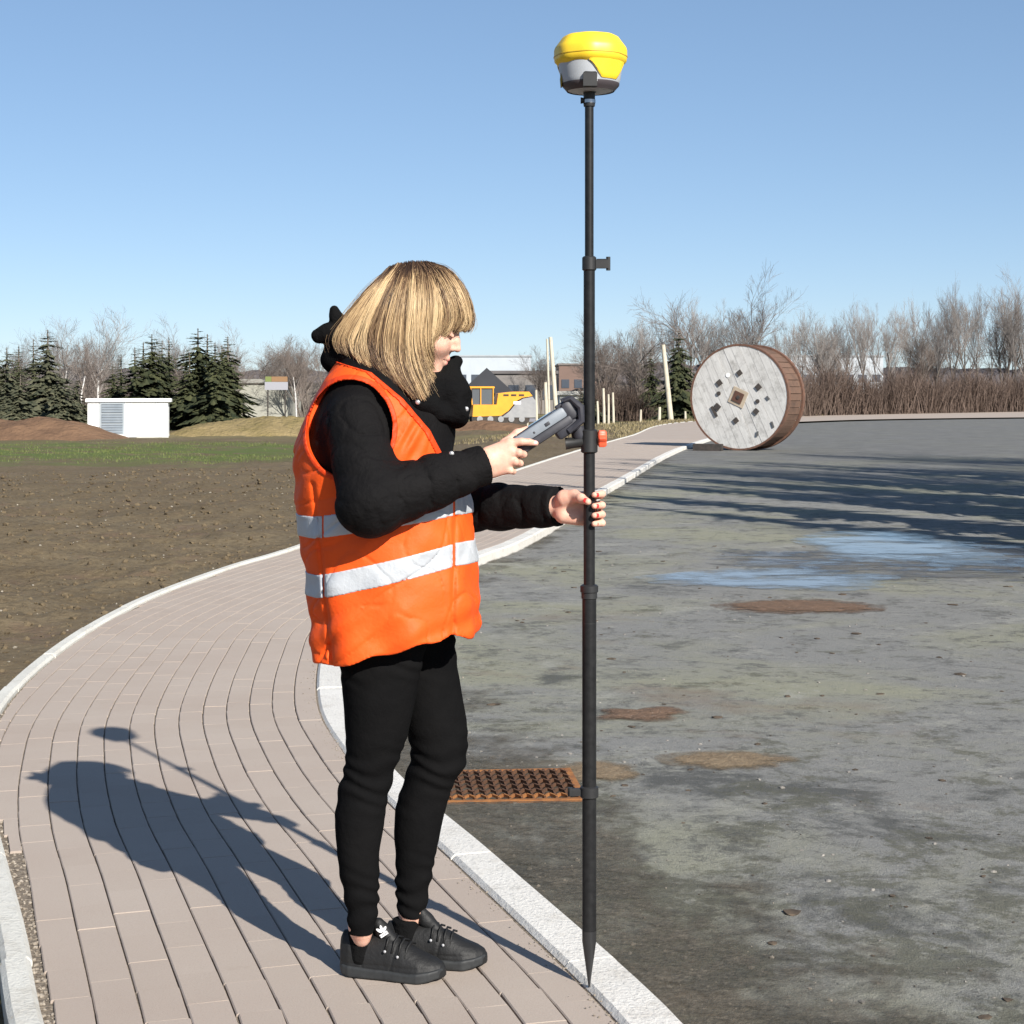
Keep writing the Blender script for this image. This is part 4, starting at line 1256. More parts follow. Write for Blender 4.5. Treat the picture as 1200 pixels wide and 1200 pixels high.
# yellow cover: eight gently flattened sides
def oct_lathe(prof, n=64, flat=0.06):
    m = MB(); v = []; f = []
    for r_, z_ in prof:
        for k in range(n):
            a = 2 * math.pi * k / n
            w = 1 - flat * (0.5 - 0.5 * math.cos(8 * a + 0.6)) * 0.5
            v.append((r_ * w * math.cos(a), r_ * w * math.sin(a), z_))
    for i in range(len(prof) - 1):
        for k in range(n):
            k2 = (k + 1) % n; f.append((i * n + k, i * n + k2, (i + 1) * n + k2, (i + 1) * n + k))
    f.append(tuple(range(n - 1, -1, -1))); f.append(tuple((len(prof) - 1) * n + k for k in range(n)))
    m.add(v, f); return m
oct_lathe([(0.070, q0(80)), (0.0765, q0(76.5)), (0.0785, q0(75.5)), (0.0835, q0(73)), (0.0850, q0(69)), (0.0850, q0(60)), (0.0825, q0(56)), (0.0690, q0(47)), (0.0655, q0(44.4)), (0.060, q0(43)), (0.03, q0(42))]).build('cover', RY, rec, True)
oct_lathe([(0.0845, q0(68.2)), (0.0862, q0(67.8)), (0.0862, q0(66.8)), (0.0845, q0(66.4))]).build('cover_seam', simple('seam_yellow', (0.50, 0.33, 0.02), None, 0.5, 0.4), rec, True)
def bumper(a0, a1, ylow, name, mat, r_off=0.0028, top=75):
    n = 26; rows = 8
    v = []; f = []
    for i in range(n + 1):
        u = i / n; a = a0 + (a1 - a0) * u
        edge = smoothstep(0, 0.32, u) * smoothstep(1, 0.68, u)
        yl = top + 2.5 + (ylow - top - 2.5) * float(edge)
        for j in range(rows + 1):
            y = top + (yl - top) * j / rows
            r_ = float(np.interp(y, (74, 82, 94, 101, 106), (0.0765, 0.0735, 0.0692, 0.066, 0.056))) + r_off - (0.0022 if (j == rows or i in (0, n)) else 0)
            v.append((r_ * math.cos(a), r_ * math.sin(a), q0(y)))
    for i in range(n):
        for j in range(rows):
            k = i * (rows + 1) + j; f.append((k, k + 1, k + rows + 2, k + rows + 1))
    m = MB(); m.add(v, f); return m.build(name, mat, rec, True)
for a_ in (-52, 128):
    bumper(R(a_ - 44), R(a_ + 44), 96.5, 'bumper', RY)
    bumper(R(a_ - 47), R(a_ + 47), 97.6, 'bumper_seal', simple('seal_grey', (0.12, 0.12, 0.09), None, 0.6, 0.3), 0.0014)
pp = MB().lathe([(0.0, 0.0), (0.012, 0.001), (0.013, 0.004), (0.0, 0.006)], 16, caps=False)
pp.v = [(-0.0655 - c, b * 1.2 - 0.006, a * 1.5 + q0(94)) for a, b, c in pp.v]; pp.build('port_cover', simple('port_ochre', (0.28, 0.20, 0.03), None, 0.6, 0.3), rec, True)
# quick release adapter below it
ad = MB().lathe([(0.0115, q0(109.5)), (0.016, q0(106)), (0.0175, q0(101)), (0.0175, q0(96)), (0.016, q0(94))], 20)
ad.v = [(x * 1.0, y - 0.058, z) for x, y, z in ad.v]
MB().box((-0.004, -0.0655, q0(98.5)), (0.032, 0.016, 0.034), ch=0.004).build('release_latch', BLKPLASTIC, rec)
MB().lathe([(0.0125, q0(108.6)), (0.021, q0(105.8)), (0.024, q0(104))], 20).build('adapter', BLKPLASTIC, rec, True)
MB().box((0.010, -0.0655, q0(99)), (0.005, 0.012, 0.010)).build('status_light', simple('led_white', (0.8, 0.82, 0.85), None, 0.4, 0.4), rec)

# hand held controller, tilted towards the surveyor
ca_ = math.atan2(-(488 - 516), (660 - 612))
cc = W(634, 504, PD)
con = empty('field_controller', tuple(cc)); con.rotation_euler = (0, -R(33), R(3))
tag(con, 'grey handheld field controller clipped to the survey pole bracket', 'controller')
CG = simple('controller_grey', (0.21, 0.235, 0.265), (0.17, 0.19, 0.215), 0.5, 0.4, 40)
CD = simple('controller_dark', (0.03, 0.03, 0.036), (0.045, 0.045, 0.055), 0.55, 0.4, 40)
def rbox(c, s, b):
    bm = bmesh.new(); bmesh.ops.create_cube(bm, size=1)
    for q in bm.verts: q.co = Vector((q.co.x * s[0], q.co.y * s[1], q.co.z * s[2]))
    bmesh.ops.bevel(bm, geom=bm.edges[:], offset=b, segments=2, affect='EDGES', profile=0.5)
    m = MB(); bm.verts.index_update()
    m.add([tuple(q.co + Vector(c)) for q in bm.verts], [[q.index for q in fc.verts] for fc in bm.faces]); bm.free()
    return m
rbox((0, 0, 0.008), (0.138, 0.078, 0.026), 0.007).build('housing', CG, con, True)
rbox((0.002, 0, -0.0135), (0.142, 0.082, 0.020), 0.006).build('back_shell', CD, con, True)
rbox((-0.005, 0, 0.0215), (0.095, 0.062, 0.003), 0.001).build('screen', simple('screen_glass', (0.02, 0.022, 0.025), None, 0.1, 0.6), con, True)
for i in range(4):
    for j in range(3):
        rbox((-0.060 + i * 0.004 * 0, -0.02 + j * 0.02, 0.0218), (0.007, 0.012, 0.003), 0.001).build('key', CD, con, True) if i == 0 else None
rbox((0.018, -0.0395, 0.006), (0.012, 0.003, 0.008), 0.001).build('side_button', CD, con, True)
rbox((-0.018, -0.0395, 0.006), (0.004, 0.002, 0.005), 0.0008).build('side_button', CD, con, True)
rbox((0.078, 0, 0.004), (0.026, 0.072, 0.046), 0.009).build('antenna_cap', CD, con, True)
rbox((0.070, -0.012, 0.024), (0.03, 0.03, 0.010), 0.003).build('connector', CD, con, True)
# cradle: a dark claw with two hooked fingers, reaching down to the bracket arm
CRD = simple('cradle_black', (0.02, 0.02, 0.026), (0.035, 0.035, 0.045), 0.6, 0.35, 40)
rbox((0.052, 0, -0.030), (0.058, 0.072, 0.026), 0.006).build('cradle', CRD, con, True)
for sy in (-0.034, 0.034):
    MB().tube([(0.050, sy, -0.035), (0.088, sy * 1.05, -0.030), (0.104, sy * 1.05, -0.004), (0.096, sy, 0.026), (0.078, sy * 0.9, 0.030)], [0.008, 0.009, 0.009, 0.007, 0.005], 8).build('hook', CRD, con, True)
MB().tube([(0.075, 0, -0.040), (0.068, 0, -0.060), (0.070, 0, -0.075)], [0.017, 0.019, 0.013], 10).build('cradle_joint', CRD, con, True)

# ================================================================== THE SURVEYOR
def snets(F, lo, h):
    F = F.astype(np.float32); S = F < 0
    nx_, ny_, nz_ = F.shape
    c = np.zeros((nx_ - 1, ny_ - 1, nz_ - 1), np.int8)
    for dx in (0, 1):
        for dy in (0, 1):
            for dz in (0, 1):
                c += S[dx:nx_ - 1 + dx, dy:ny_ - 1 + dy, dz:nz_ - 1 + dz]
    act = (c > 0) & (c < 8)
    I = np.argwhere(act)
    idx = np.full(act.shape, -1, np.int64); idx[act] = np.arange(len(I))
    acc = np.zeros((len(I), 3)); cnt = np.zeros(len(I))
    cor = [(0, 0, 0), (1, 0, 0), (0, 1, 0), (1, 1, 0), (0, 0, 1), (1, 0, 1), (0, 1, 1), (1, 1, 1)]
    val = [F[I[:, 0] + a, I[:, 1] + b, I[:, 2] + d] for a, b, d in cor]
    for a, b in ((0, 1), (2, 3), (4, 5), (6, 7), (0, 2), (1, 3), (4, 6), (5, 7), (0, 4), (1, 5), (2, 6), (3, 7)):
        va, vb = val[a], val[b]
        m_ = (va < 0) != (vb < 0)
        t = np.where(m_, va / np.where(m_, va - vb, 1), 0)
        pa = np.array(cor[a]); pb_ = np.array(cor[b])
        acc += np.where(m_[:, None], pa + (pb_ - pa) * t[:, None], 0); cnt += m_
    V_ = lo + h * (I + acc / cnt[:, None])
    Q = []
    e = S[:-1, 1:-1, 1:-1] != S[1:, 1:-1, 1:-1]; J = np.argwhere(e); i, j, k = J[:, 0], J[:, 1] + 1, J[:, 2] + 1
    q = np.c_[idx[i, j - 1, k - 1], idx[i, j, k - 1], idx[i, j, k], idx[i, j - 1, k]]; fl = S[i, j, k]; q[~fl] = q[~fl][:, ::-1]; Q.append(q)
    e = S[1:-1, :-1, 1:-1] != S[1:-1, 1:, 1:-1]; J = np.argwhere(e); i, j, k = J[:, 0] + 1, J[:, 1], J[:, 2] + 1
    q = np.c_[idx[i - 1, j, k - 1], idx[i - 1, j, k], idx[i, j, k], idx[i, j, k - 1]]; fl = S[i, j, k]; q[~fl] = q[~fl][:, ::-1]; Q.append(q)
    e = S[1:-1, 1:-1, :-1] != S[1:-1, 1:-1, 1:]; J = np.argwhere(e); i, j, k = J[:, 0] + 1, J[:, 1] + 1, J[:, 2]
    q = np.c_[idx[i - 1, j - 1, k], idx[i, j - 1, k], idx[i, j, k], idx[i - 1, j, k]]; fl = S[i, j, k]; q[~fl] = q[~fl][:, ::-1]; Q.append(q)
    return V_, np.vstack(Q)

def field(fn, lo, hi, h):
    lo = np.array(lo, float); hi = np.array(hi, float)
    ax = [np.arange(lo[i], hi[i] + h, h).astype(np.float32) for i in range(3)]
    X, Y, Z = np.meshgrid(*ax, indexing='ij')
    return snets(fn(X, Y, Z), lo, h)

def smin(a, b, k):
    h = np.clip(0.5 + 0.5 * (b - a) / k, 0, 1)
    return b + (a - b) * h - k * h * (1 - h)
def smax(a, b, k): return -smin(-a, -b, k)
def cone(X, Y, Z, a, b, ra, rb):
    a = np.asarray(a, float); b = np.asarray(b, float); ab = b - a; L2 = float(ab @ ab)
    t = np.clip(((X - a[0]) * ab[0] + (Y - a[1]) * ab[1] + (Z - a[2]) * ab[2]) / L2, 0, 1)
    return np.sqrt((X - a[0] - t * ab[0]) ** 2 + (Y - a[1] - t * ab[1]) ** 2 + (Z - a[2] - t * ab[2]) ** 2) - (ra + (rb - ra) * t)
def chain(X, Y, Z, pts, rad, k=0.01):
    d = None
    for i in range(len(pts) - 1):
        c = cone(X, Y, Z, pts[i], pts[i + 1], rad[i], rad[i + 1])
        d = c if d is None else smin(d, c, k)
    return d
def ell(X, Y, Z, c, r):
    k0 = np.sqrt(((X - c[0]) / r[0]) ** 2 + ((Y - c[1]) / r[1]) ** 2 + ((Z - c[2]) / r[2]) ** 2)
    return (k0 - 1) * min(r)
def wob(X, Y, Z, f, s=0.0):
    """soft pseudo noise, about -1..1"""
    a = np.sin(f * (X * 1.0 + 0.6 * Y) + s + 1.7 * np.sin(f * 0.63 * Z + s * 1.3))
    b = np.sin(f * (1.3 * Z - 0.5 * X) + 2.1 * s + 1.3 * np.sin(f * 0.71 * Y + 0.5 + f * 0.4 * X))
    c = np.sin(f * (1.1 * Y + 0.7 * Z) * 1.2 + 0.7 * s + 1.5 * np.sin(f * 0.57 * X + s))
    return (a + b + c) / 3

BD = 4.06                                    # depth of the body's middle plane
def bx(px): return (px - 600) * BD / FPX
def bz(py): return CH - (py - HY) * BD / FPX

SKIN = Mat('skin', 0.5, 0.35)
_c = SKIN.mix(SKIN.ramp(SKIN.noise(SKIN.coord(), 45, 4), 0.35, 0.7), (0.66, 0.40, 0.30), (0.56, 0.29, 0.215))
SKIN.color(_c); SKIN.b.inputs['Subsurface Weight'].default_value = 0.12
SKIN.b.inputs['Subsurface Radius'].default_value = (0.01, 0.004, 0.002); SKIN.b.inputs['Subsurface Scale'].default_value = 0.6
SKIN.bump(SKIN.noise(SKIN.coord(), 160, 5, 0.7), 0.35, 0.0015); SKIN = SKIN.m
def fabric(name, c1, c2, rough=0.85, weave=900, fold=(18, 0.25), spec=0.2, sheen=0.0):
    m = Mat(name, rough, spec)
    v = m.coord()
    m.color(m.mix(m.ramp(m.noise(v, 6, 5, 0.6), 0.3, 0.7), c1, c2))
    h = m.math('ADD', m.math('MULTIPLY', m.noise(v, weave, 2), 0.12), m.noise(v, fold[0], 5, 0.6))
    m.bump(h, fold[1], 0.012)
    if sheen:
        m.b.inputs['Sheen Weight'].default_value = sheen
    return m.m
ORANGE = fabric('orange_vest', (0.86, 0.098, 0.009), (0.78, 0.080, 0.007), 0.62, 700, (22, 0.30), 0.3)
SILVER = fabric('reflective_tape', (0.38, 0.40, 0.43), (0.46, 0.48, 0.505), 0.42, 600, (26, 0.35), 0.5)
JACKETM = fabric('black_jacket', (0.0055, 0.0052, 0.0055), (0.008, 0.0075, 0.0078), 0.72, 500, (45, 0.5), 0.06)
TROUS = fabric('black_trousers', (0.005, 0.005, 0.0053), (0.008, 0.0078, 0.008), 0.92, 900, (35, 0.3), 0.02)
KNIT = fabric('black_knit', (0.005, 0.005, 0.0055), (0.008, 0.008, 0.008), 0.95, 260, (60, 0.6), 0.03)
SHOEM = fabric('black_shoe', (0.006, 0.006, 0.0065), (0.010, 0.010, 0.010), 0.6, 500, (80, 0.2), 0.35)
SOLE = simple('shoe_sole', (0.016, 0.017, 0.018), (0.028, 0.030, 0.031), 0.6, 0.4, 40)
WHITEPRINT = simple('white_print', (0.8, 0.8, 0.8), None, 0.6, 0.3)

rt = (G(405, 1142) + G(522, 1151)) / 2
person = empty('person', (-0.25, 4.06, 0.0))
tag(person, 'woman in an orange high visibility vest and black clothes holding a survey pole', 'person')
def add(name, VQ, mat, parent=None, extra=None):
    v_, q_ = VQ
    o = link(name, mesh(name, v_, q_, mat, True), parent or person)
    p = parent
    base = Vector((0, 0, 0))
    q = o.parent
    while q: base += Vector(q.location); q = q.parent
    o.data.transform(Matrix.Translation(-base))
    return o

# ---------------------------------------------------------------- trousers
def lut(ys_, vals):
    zz = np.array([bz(y) for y in ys_])[::-1]; vv = np.array(vals, float)[::-1]
    return lambda Z: np.interp(Z, zz, vv)
def leg_loft(rows, dtop, dbot):
    """rows: (py, x left, x right) at the leg's own depth"""
    ys_ = [r_[0] for r_ in rows]
    ds = np.interp(ys_, (ys_[0], ys_[-1]), (dtop, dbot))
    zz = np.array([CH - (y - HY) * d / FPX for y, d in zip(ys_, ds)])[::-1]
    cx = np.array([((a + b) / 2 - 600) * d / FPX for (y, a, b), d in zip(rows, ds)])[::-1]
    rx_ = np.array([(b - a) / 2 * d / FPX for (y, a, b), d in zip(rows, ds)])[::-1]
    dd = ds[::-1]
    def fn(X, Y, Z):
        z1 = Z[0, 0, :]
        c_ = np.interp(z1, zz, cx)[None, None, :]; r_ = np.interp(z1, zz, rx_)[None, None, :]; y_ = np.interp(z1, zz, dd)[None, None, :]
        ry = np.minimum(r_ * 1.04, 0.088)
        k = np.sqrt(((X - c_) / r_) ** 2 + ((Y - y_) / ry) ** 2)
        s = (k - 1) * np.minimum(r_, ry)
        return np.maximum(s, zz[0] - Z)
    return fn
NEAR = [(690, 396, 500), (735, 396, 502), (770, 398, 496), (815, 402, 488), (863, 405, 478), (885, 405, 469), (905, 403, 462), (930, 396, 456), (955, 392, 451), (980, 393, 448), (1000, 395, 445), (1030, 400, 444), (1060, 405, 444), (1093, 409, 438)]
FAR = [(690, 448, 528), (735, 452, 531), (770, 458, 535), (805, 464, 540), (835, 470, 545), (860, 478, 548), (880, 482, 549), (897, 479, 545), (920, 471, 530), (950, 463, 522), (975, 462, 516), (1000, 463, 511), (1030, 464, 505), (1055, 465, 501), (1073, 466, 498)]
nearf = leg_loft(NEAR, 3.985, 4.02)
farf = leg_loft(FAR, 4.14, 4.135)
def trousers(X, Y, Z):
    a = nearf(X, Y, Z); b = farf(X, Y, Z)
    d = smin(a, b, 0.012)
    pel = ell(X, Y, Z, (bx(458), BD, bz(690)), (0.125, 0.165, 0.12))
    d = smin(d, pel, 0.05)
    # creases behind the knees, at the hips and above the ankles
    zk = bz(905)
    amp = 0.0030 * np.exp(-((Z - zk) / 0.07) ** 2) + 0.0032 * np.exp(-((Z - bz(1050)) / 0.07) ** 2) + 0.0022 * np.exp(-((Z - bz(760)) / 0.06) ** 2)
    d = d + amp * np.sin(150 * Z + 26 * X + 9 * Y + 2.0 * np.sin(40 * X + 30 * Z)) + 0.0016 * wob(X, Y, Z, 42, 1.0)
    return d
add('trousers', field(trousers, (bx(380), 3.87, bz(1095)), (bx(560), 4.26, bz(640)), 0.0045), TROUS)

# ---------------------------------------------------------------- torso volumes
ROWS = [(408, 410, 452, .07), (424, 396, 474, .115), (445, 381, 492, .165), (465, 370, 508, .195), (490, 358, 521, .212), (520, 349, 534, .215), (550, 347, 544, .213), (600, 351, 552, .208), (650, 357, 557, .208), (700, 363, 560, .211), (745, 368, 560, .214), (800, 374, 556, .216)]
tz_ = np.array([bz(r_[0]) for r_ in ROWS])[::-1]
tcx = np.array([bx((r_[1] + r_[2]) / 2) for r_ in ROWS])[::-1]
trx = np.array([(r_[2] - r_[1]) / 2 * BD / FPX for r_ in ROWS])[::-1]
trY = np.array([r_[3] for r_ in ROWS])[::-1]
def torso(X, Y, Z, off=0.0):
    z1 = Z[0, 0, :]
    c_ = np.interp(z1, tz_, tcx)[None, None, :]; rx_ = np.interp(z1, tz_, trx)[None, None, :] - off; ry_ = np.interp(z1, tz_, trY)[None, None, :] - off
    k = (np.abs((X - c_) / rx_) ** 2.35 + np.abs((Y - BD) / ry_) ** 2.35) ** (1 / 2.35)
    return (k - 1) * np.minimum(rx_, ry_)

# ---------------------------------------------------------------- vest
neckx = lambda Z: np.interp(Z, [bz(y) for y in (640, 600, 570, 537, 503, 467, 437, 424, 405)], [bx(x) for x in (700, 600, 556, 524, 507, 477, 440, 396, 330)])
def vest_base(X, Y, Z):
    d = torso(X, Y, Z)
    th = np.arctan2(Y - BD, X - bx(455))
    # hanging folds, deeper towards the hem, and drag lines under the arm
    low = np.clip((bz(600) - Z) / 0.3, 0, 1)
    d = d + 0.0055 * low * np.sin(9 * th + 5 * Z + 1.2 * np.sin(7 * Z)) + 0.0045 * wob(X, Y, Z, 23, 0.4) + 0.0030 * wob(X, Y, Z, 58, 2.0) - 0.004 * np.abs(np.sin(24 * (Z - 0.8 * X) + 2.0 * np.sin(8 * X + 5 * Y))) ** 3
    d = d + 0.003 * np.sin(95 * (Z - 0.45 * X) + 3 * np.sin(9 * X)) * np.exp(-((Z - bz(735)) / 0.07) ** 2)
    # pressed creases
    d = d + 0.0035 * np.exp(-(wob(X, Y, Z, 13, 0.7) / 0.035) ** 2) + 0.0025 * np.exp(-(wob(X, Y, Z, 27, 1.9) / 0.05) ** 2)
    # front zip fold and rear seam pressed in
    near = np.exp(-((Y - (BD - 0.2)) / 0.16) ** 2)
    d = d + 0.007 * np.exp(-((X - (bx(534) + 0.02 * (Z - bz(680)))) / 0.005) ** 2) * near * (Z < bz(600))
    d = d + 0.006 * np.exp(-((X - (bx(388) - 0.10 * (Z - bz(680)))) / 0.005) ** 2) * near * (Z < bz(560))
    # a fold in the front panel below the shoulder
    d = d + 0.005 * np.sin((X - 0.55 * (Z - bz(500))) * 190) * np.exp(-((X - bx(487)) / 0.03) ** 2 - ((Z - bz(508)) / 0.06) ** 2)
    return d
def armhole(X, Z):
    u = (X - bx(417)) / (51 * BD / FPX); w = (Z - bz(500)) / (55 * BD / FPX)
    k = np.sqrt(u * u + np.where(w > 0, w, w * 1.0) ** 2)
    return (k - 1) * 0.10
HEMX = [bx(x) for x in (360, 373, 400, 460, 530, 545, 565)]
HEMZ = [bz(y) for y in (769, 771, 768, 752, 735, 739, 743)]
def vest(X, Y, Z):
    d = vest_base(X, Y, Z)
    d = np.maximum(d, -(torso(X, Y, Z, 0.026) + 0.0))          # a shell over the jacket
    arm = np.where(np.abs(Y - BD) > 0.07, armhole(X, Z), 1.0)
    d = smax(d, -arm, 0.004)
    d = smax(d, (X - neckx(Z)) * 0.8, 0.004)
    hem = np.interp(X[:, 0, 0], HEMX, HEMZ)[:, None, None]
    hem = hem + 0.004 * np.sin(60 * X + 20 * Y)
    d = smax(d, hem - Z, 0.003)
    d = np.maximum(d, Z - bz(410))
    return d
BIND = fabric('vest_binding', (0.70, 0.055, 0.006), (0.62, 0.045, 0.005), 0.6, 700, (40, 0.3), 0.3)
vst = add('vest', field(vest, (bx(335), BD - 0.235, bz(790)), (bx(575), BD + 0.235, bz(402)), 0.004), ORANGE)
def tape(zc, half, slope, name, label=None):
    def fn(X, Y, Z):
        d = np.abs(vest_base(X, Y, Z) + 0.001) - 0.0032
        # the tape rises towards the front and levels out round the back
        w = Z - (zc + slope * (np.clip(X, bx(378), bx(536)) - bx(460)) + 0.03 * (X > bx(536)) * (bx(536) - X))
        d = np.maximum(d, np.abs(w) - half)
        for xs_ in (388, 534):            # cut ends of the tape at the seams
            d = np.maximum(d, np.where(Y < BD, 0.0018 - np.abs(X - bx(xs_)), -1.0))
        arm = np.where(np.abs(Y - BD) > 0.07, armhole(X, Z), 1.0)
        d = np.maximum(d, -arm - 0.001); d = np.maximum(d, (X - neckx(Z)) * 0.8)
        return d
    return add(name, field(fn, (bx(335), BD - 0.24, zc - 0.16), (bx(575), BD + 0.24, zc + 0.16), 0.003), SILVER, vst)
def binding(X, Y, Z):
    d = np.abs(vest_base(X, Y, Z) + 0.002) - 0.005
    arm = np.where(np.abs(Y - BD) > 0.07, np.abs(armhole(X, Z) - 0.004), 1.0) - 0.0055
    nk_ = np.abs((X - neckx(Z)) * 0.8 + 0.004) - 0.0055
    edge = np.minimum(np.maximum(arm, (X - neckx(Z)) * 0.8), nk_)
    return np.maximum(np.maximum(d, edge), Z - bz(412))
add('binding', field(binding, (bx(335), BD - 0.24, bz(620)), (bx(575), BD + 0.24, bz(405)), 0.0032), BIND, vst)
tape(bz(661), 13.2 * BD / FPX, 0.235, 'reflective_tape')
tape(bz(599), 12.5 * BD / FPX, 0.16, 'reflective_tape')

# ---------------------------------------------------------------- jacket
SH_R = W(419, 492, 3.915); EL_R = W(434, 590, 3.805); WR_R = W(566, 545, 3.885)
SH_L = W(432, 480, 4.22); EL_L = W(508, 596, 4.245); WR_L = W(652, 593, 4.045)
def sleeve(X, Y, Z, S_, E_, Wr, r0, r1, r2, r3, seed):
    up = E_ - S_; fo = Wr - E_
    Lu = np.linalg.norm(up); Lf = np.linalg.norm(fo)
    mid = E_ + fo * 0.55
    d = chain(X, Y, Z, [S_, E_], [r0, r1], 0.01)
    d2 = chain(X, Y, Z, [E_, mid, Wr], [r1, r2, r3], 0.01)
    # quilting seams and puff across each limb, creases in the crook
    tu = ((X - S_[0]) * up[0] + (Y - S_[1]) * up[1] + (Z - S_[2]) * up[2]) / Lu
    tf = ((X - E_[0]) * fo[0] + (Y - E_[1]) * fo[1] + (Z - E_[2]) * fo[2]) / Lf
    d = d - 0.0048 * np.abs(np.sin(tu * 32 + seed + 0.35 * np.sin(26 * X + 20 * Z))) ** 0.45 + 0.0025 * wob(X, Y, Z, 48, seed) + 0.004 * np.exp(-(wob(X, Y, Z, 40, seed + 2) / 0.07) ** 2)
    d2 = d2 - 0.0045 * np.abs(np.sin(tf * 50 + seed + 0.5 * np.sin(28 * Z + 20 * X))) ** 0.45 + 0.0025 * wob(X, Y, Z, 52, seed + 1) + 0.004 * np.exp(-(wob(X, Y, Z, 44, seed + 3) / 0.07) ** 2)
    d2 = np.maximum(d2, tf - Lf - 0.006)
    return smin(d, d2, 0.025)
HOODC = W(447, 437, BD)
def jacket(X, Y, Z):
    d = torso(X, Y, Z, 0.021)
    d = np.maximum(d, bz(735) - Z)
    d = d + 0.003 * wob(X, Y, Z, 30, 1.5)
    r = sleeve(X, Y, Z, SH_R, EL_R, WR_R, 0.070, 0.069, 0.058, 0.0425, 0.3)
    l = sleeve(X, Y, Z, SH_L, EL_L, WR_L, 0.076, 0.064, 0.052, 0.0455, 1.1)
    d = smin(d, r, 0.012); d = smin(d, l, 0.02)
    # standing collar round the neck and folded hood behind
    col = ell(X, Y, Z, W(438, 428, BD), (0.088, 0.095, 0.075))
    d = smin(d, col, 0.03)
    front = ell(X, Y, Z, W(505, 500, BD), (0.055, 0.10, 0.11)) + 0.004 * wob(X, Y, Z, 60, 0.2)
    d = smin(d, front, 0.03)
    return d
add('jacket', field(jacket, (bx(338), 3.70, bz(745)), (bx(668), 4.36, bz(385)), 0.0048), JACKETM)
def hood(X, Y, Z):
    a = chain(X, Y, Z, [W(396, 420, BD), W(398, 398, BD - .01), W(402, 378, BD - .02)], [0.040, 0.030, 0.018], 0.02)
    b = chain(X, Y, Z, [W(399, 392, BD - .02), W(384, 389, BD - .03), W(373, 394, BD - .03)], [0.018, 0.020, 0.017], 0.012)
    c = chain(X, Y, Z, [W(398, 384, BD - .02), W(394, 371, BD - .03), W(392, 363, BD - .03)], [0.018, 0.015, 0.010], 0.012)
    e = ell(X, Y, Z, W(422, 418, BD), (0.060, 0.085, 0.045))
    d = smin(smin(a, b, 0.012), c, 0.01)
    d = smin(d, e, 0.03)
    return d + 0.0028 * wob(X, Y, Z, 75, 0.9)
add('hood', field(hood, (bx(355), BD - 0.14, bz(455)), (bx(465), BD + 0.14, bz(350)), 0.004), KNIT)
def scarf(X, Y, Z):
    a = ell(X, Y, Z, W(519, 468, BD - 0.01), (0.066, 0.085, 0.062))
    b = ell(X, Y, Z, W(535, 478, BD - 0.03), (0.034, 0.055, 0.042))
    c = chain(X, Y, Z, [W(512, 452, BD - .01), W(528, 440, BD + .0), W(533, 426, BD + .015)], [0.040, 0.028, 0.016], 0.02)
    e = ell(X, Y, Z, W(478, 455, BD), (0.075, 0.095, 0.055))
    f_ = chain(X, Y, Z, [W(468, 444, BD - 0.09), W(492, 466, BD - 0.10), W(515, 480, BD - 0.08)], [0.022, 0.026, 0.022], 0.02)
    d = smin(smin(smin(smin(a, b, 0.02), c, 0.025), e, 0.03), f_, 0.015)
    d = d + 0.0045 * np.sin(70 * (Z + 0.5 * X) + 14 * Y + 2 * np.sin(25 * X)) + 0.0025 * wob(X, Y, Z, 90, 0.1)
    return d
add('scarf', field(scarf, (bx(425), BD - 0.15, bz(515)), (bx(560), BD + 0.13, bz(410)), 0.0035), KNIT)
def front_of(obs, px, py, rad=0.006):
    best = None
    for o in obs:
        co = np.empty(len(o.data.vertices) * 3); o.data.vertices.foreach_get('co', co); co = co.reshape(-1, 3) + np.array(person.location)
        sx = 600 + co[:, 0] / co[:, 1] * FPX; sy = HY + (CH - co[:, 2]) / co[:, 1] * FPX
        k = np.hypot(sx - px, sy - py) < rad * 500
        if k.any():
            q = co[k][np.argmin(co[k][:, 1])]
            if best is None or q[1] < best[1]: best = q
    return best
cl_ = [o for o in person.children if o.name.split('.')[0] in ('jacket', 'scarf', 'hood')]
for px, py in ((491, 471), (549, 478), (531, 530)):
    q = front_of(cl_, px, py)
    if q is not None:
        m = MB().lathe([(0.0, -0.003), (0.0055, -0.003), (0.006, 0.001), (0.0035, 0.0025), (0.0, 0.0028)], 14, caps=False)
        vv_ = np.array([(a, -c, b) for a, b, c in m.v]) + q
        add('snap_button', (vv_, m.f), simple('snap_metal', (0.42, 0.42, 0.42), None, 0.35, 0.5, metal=0.6))

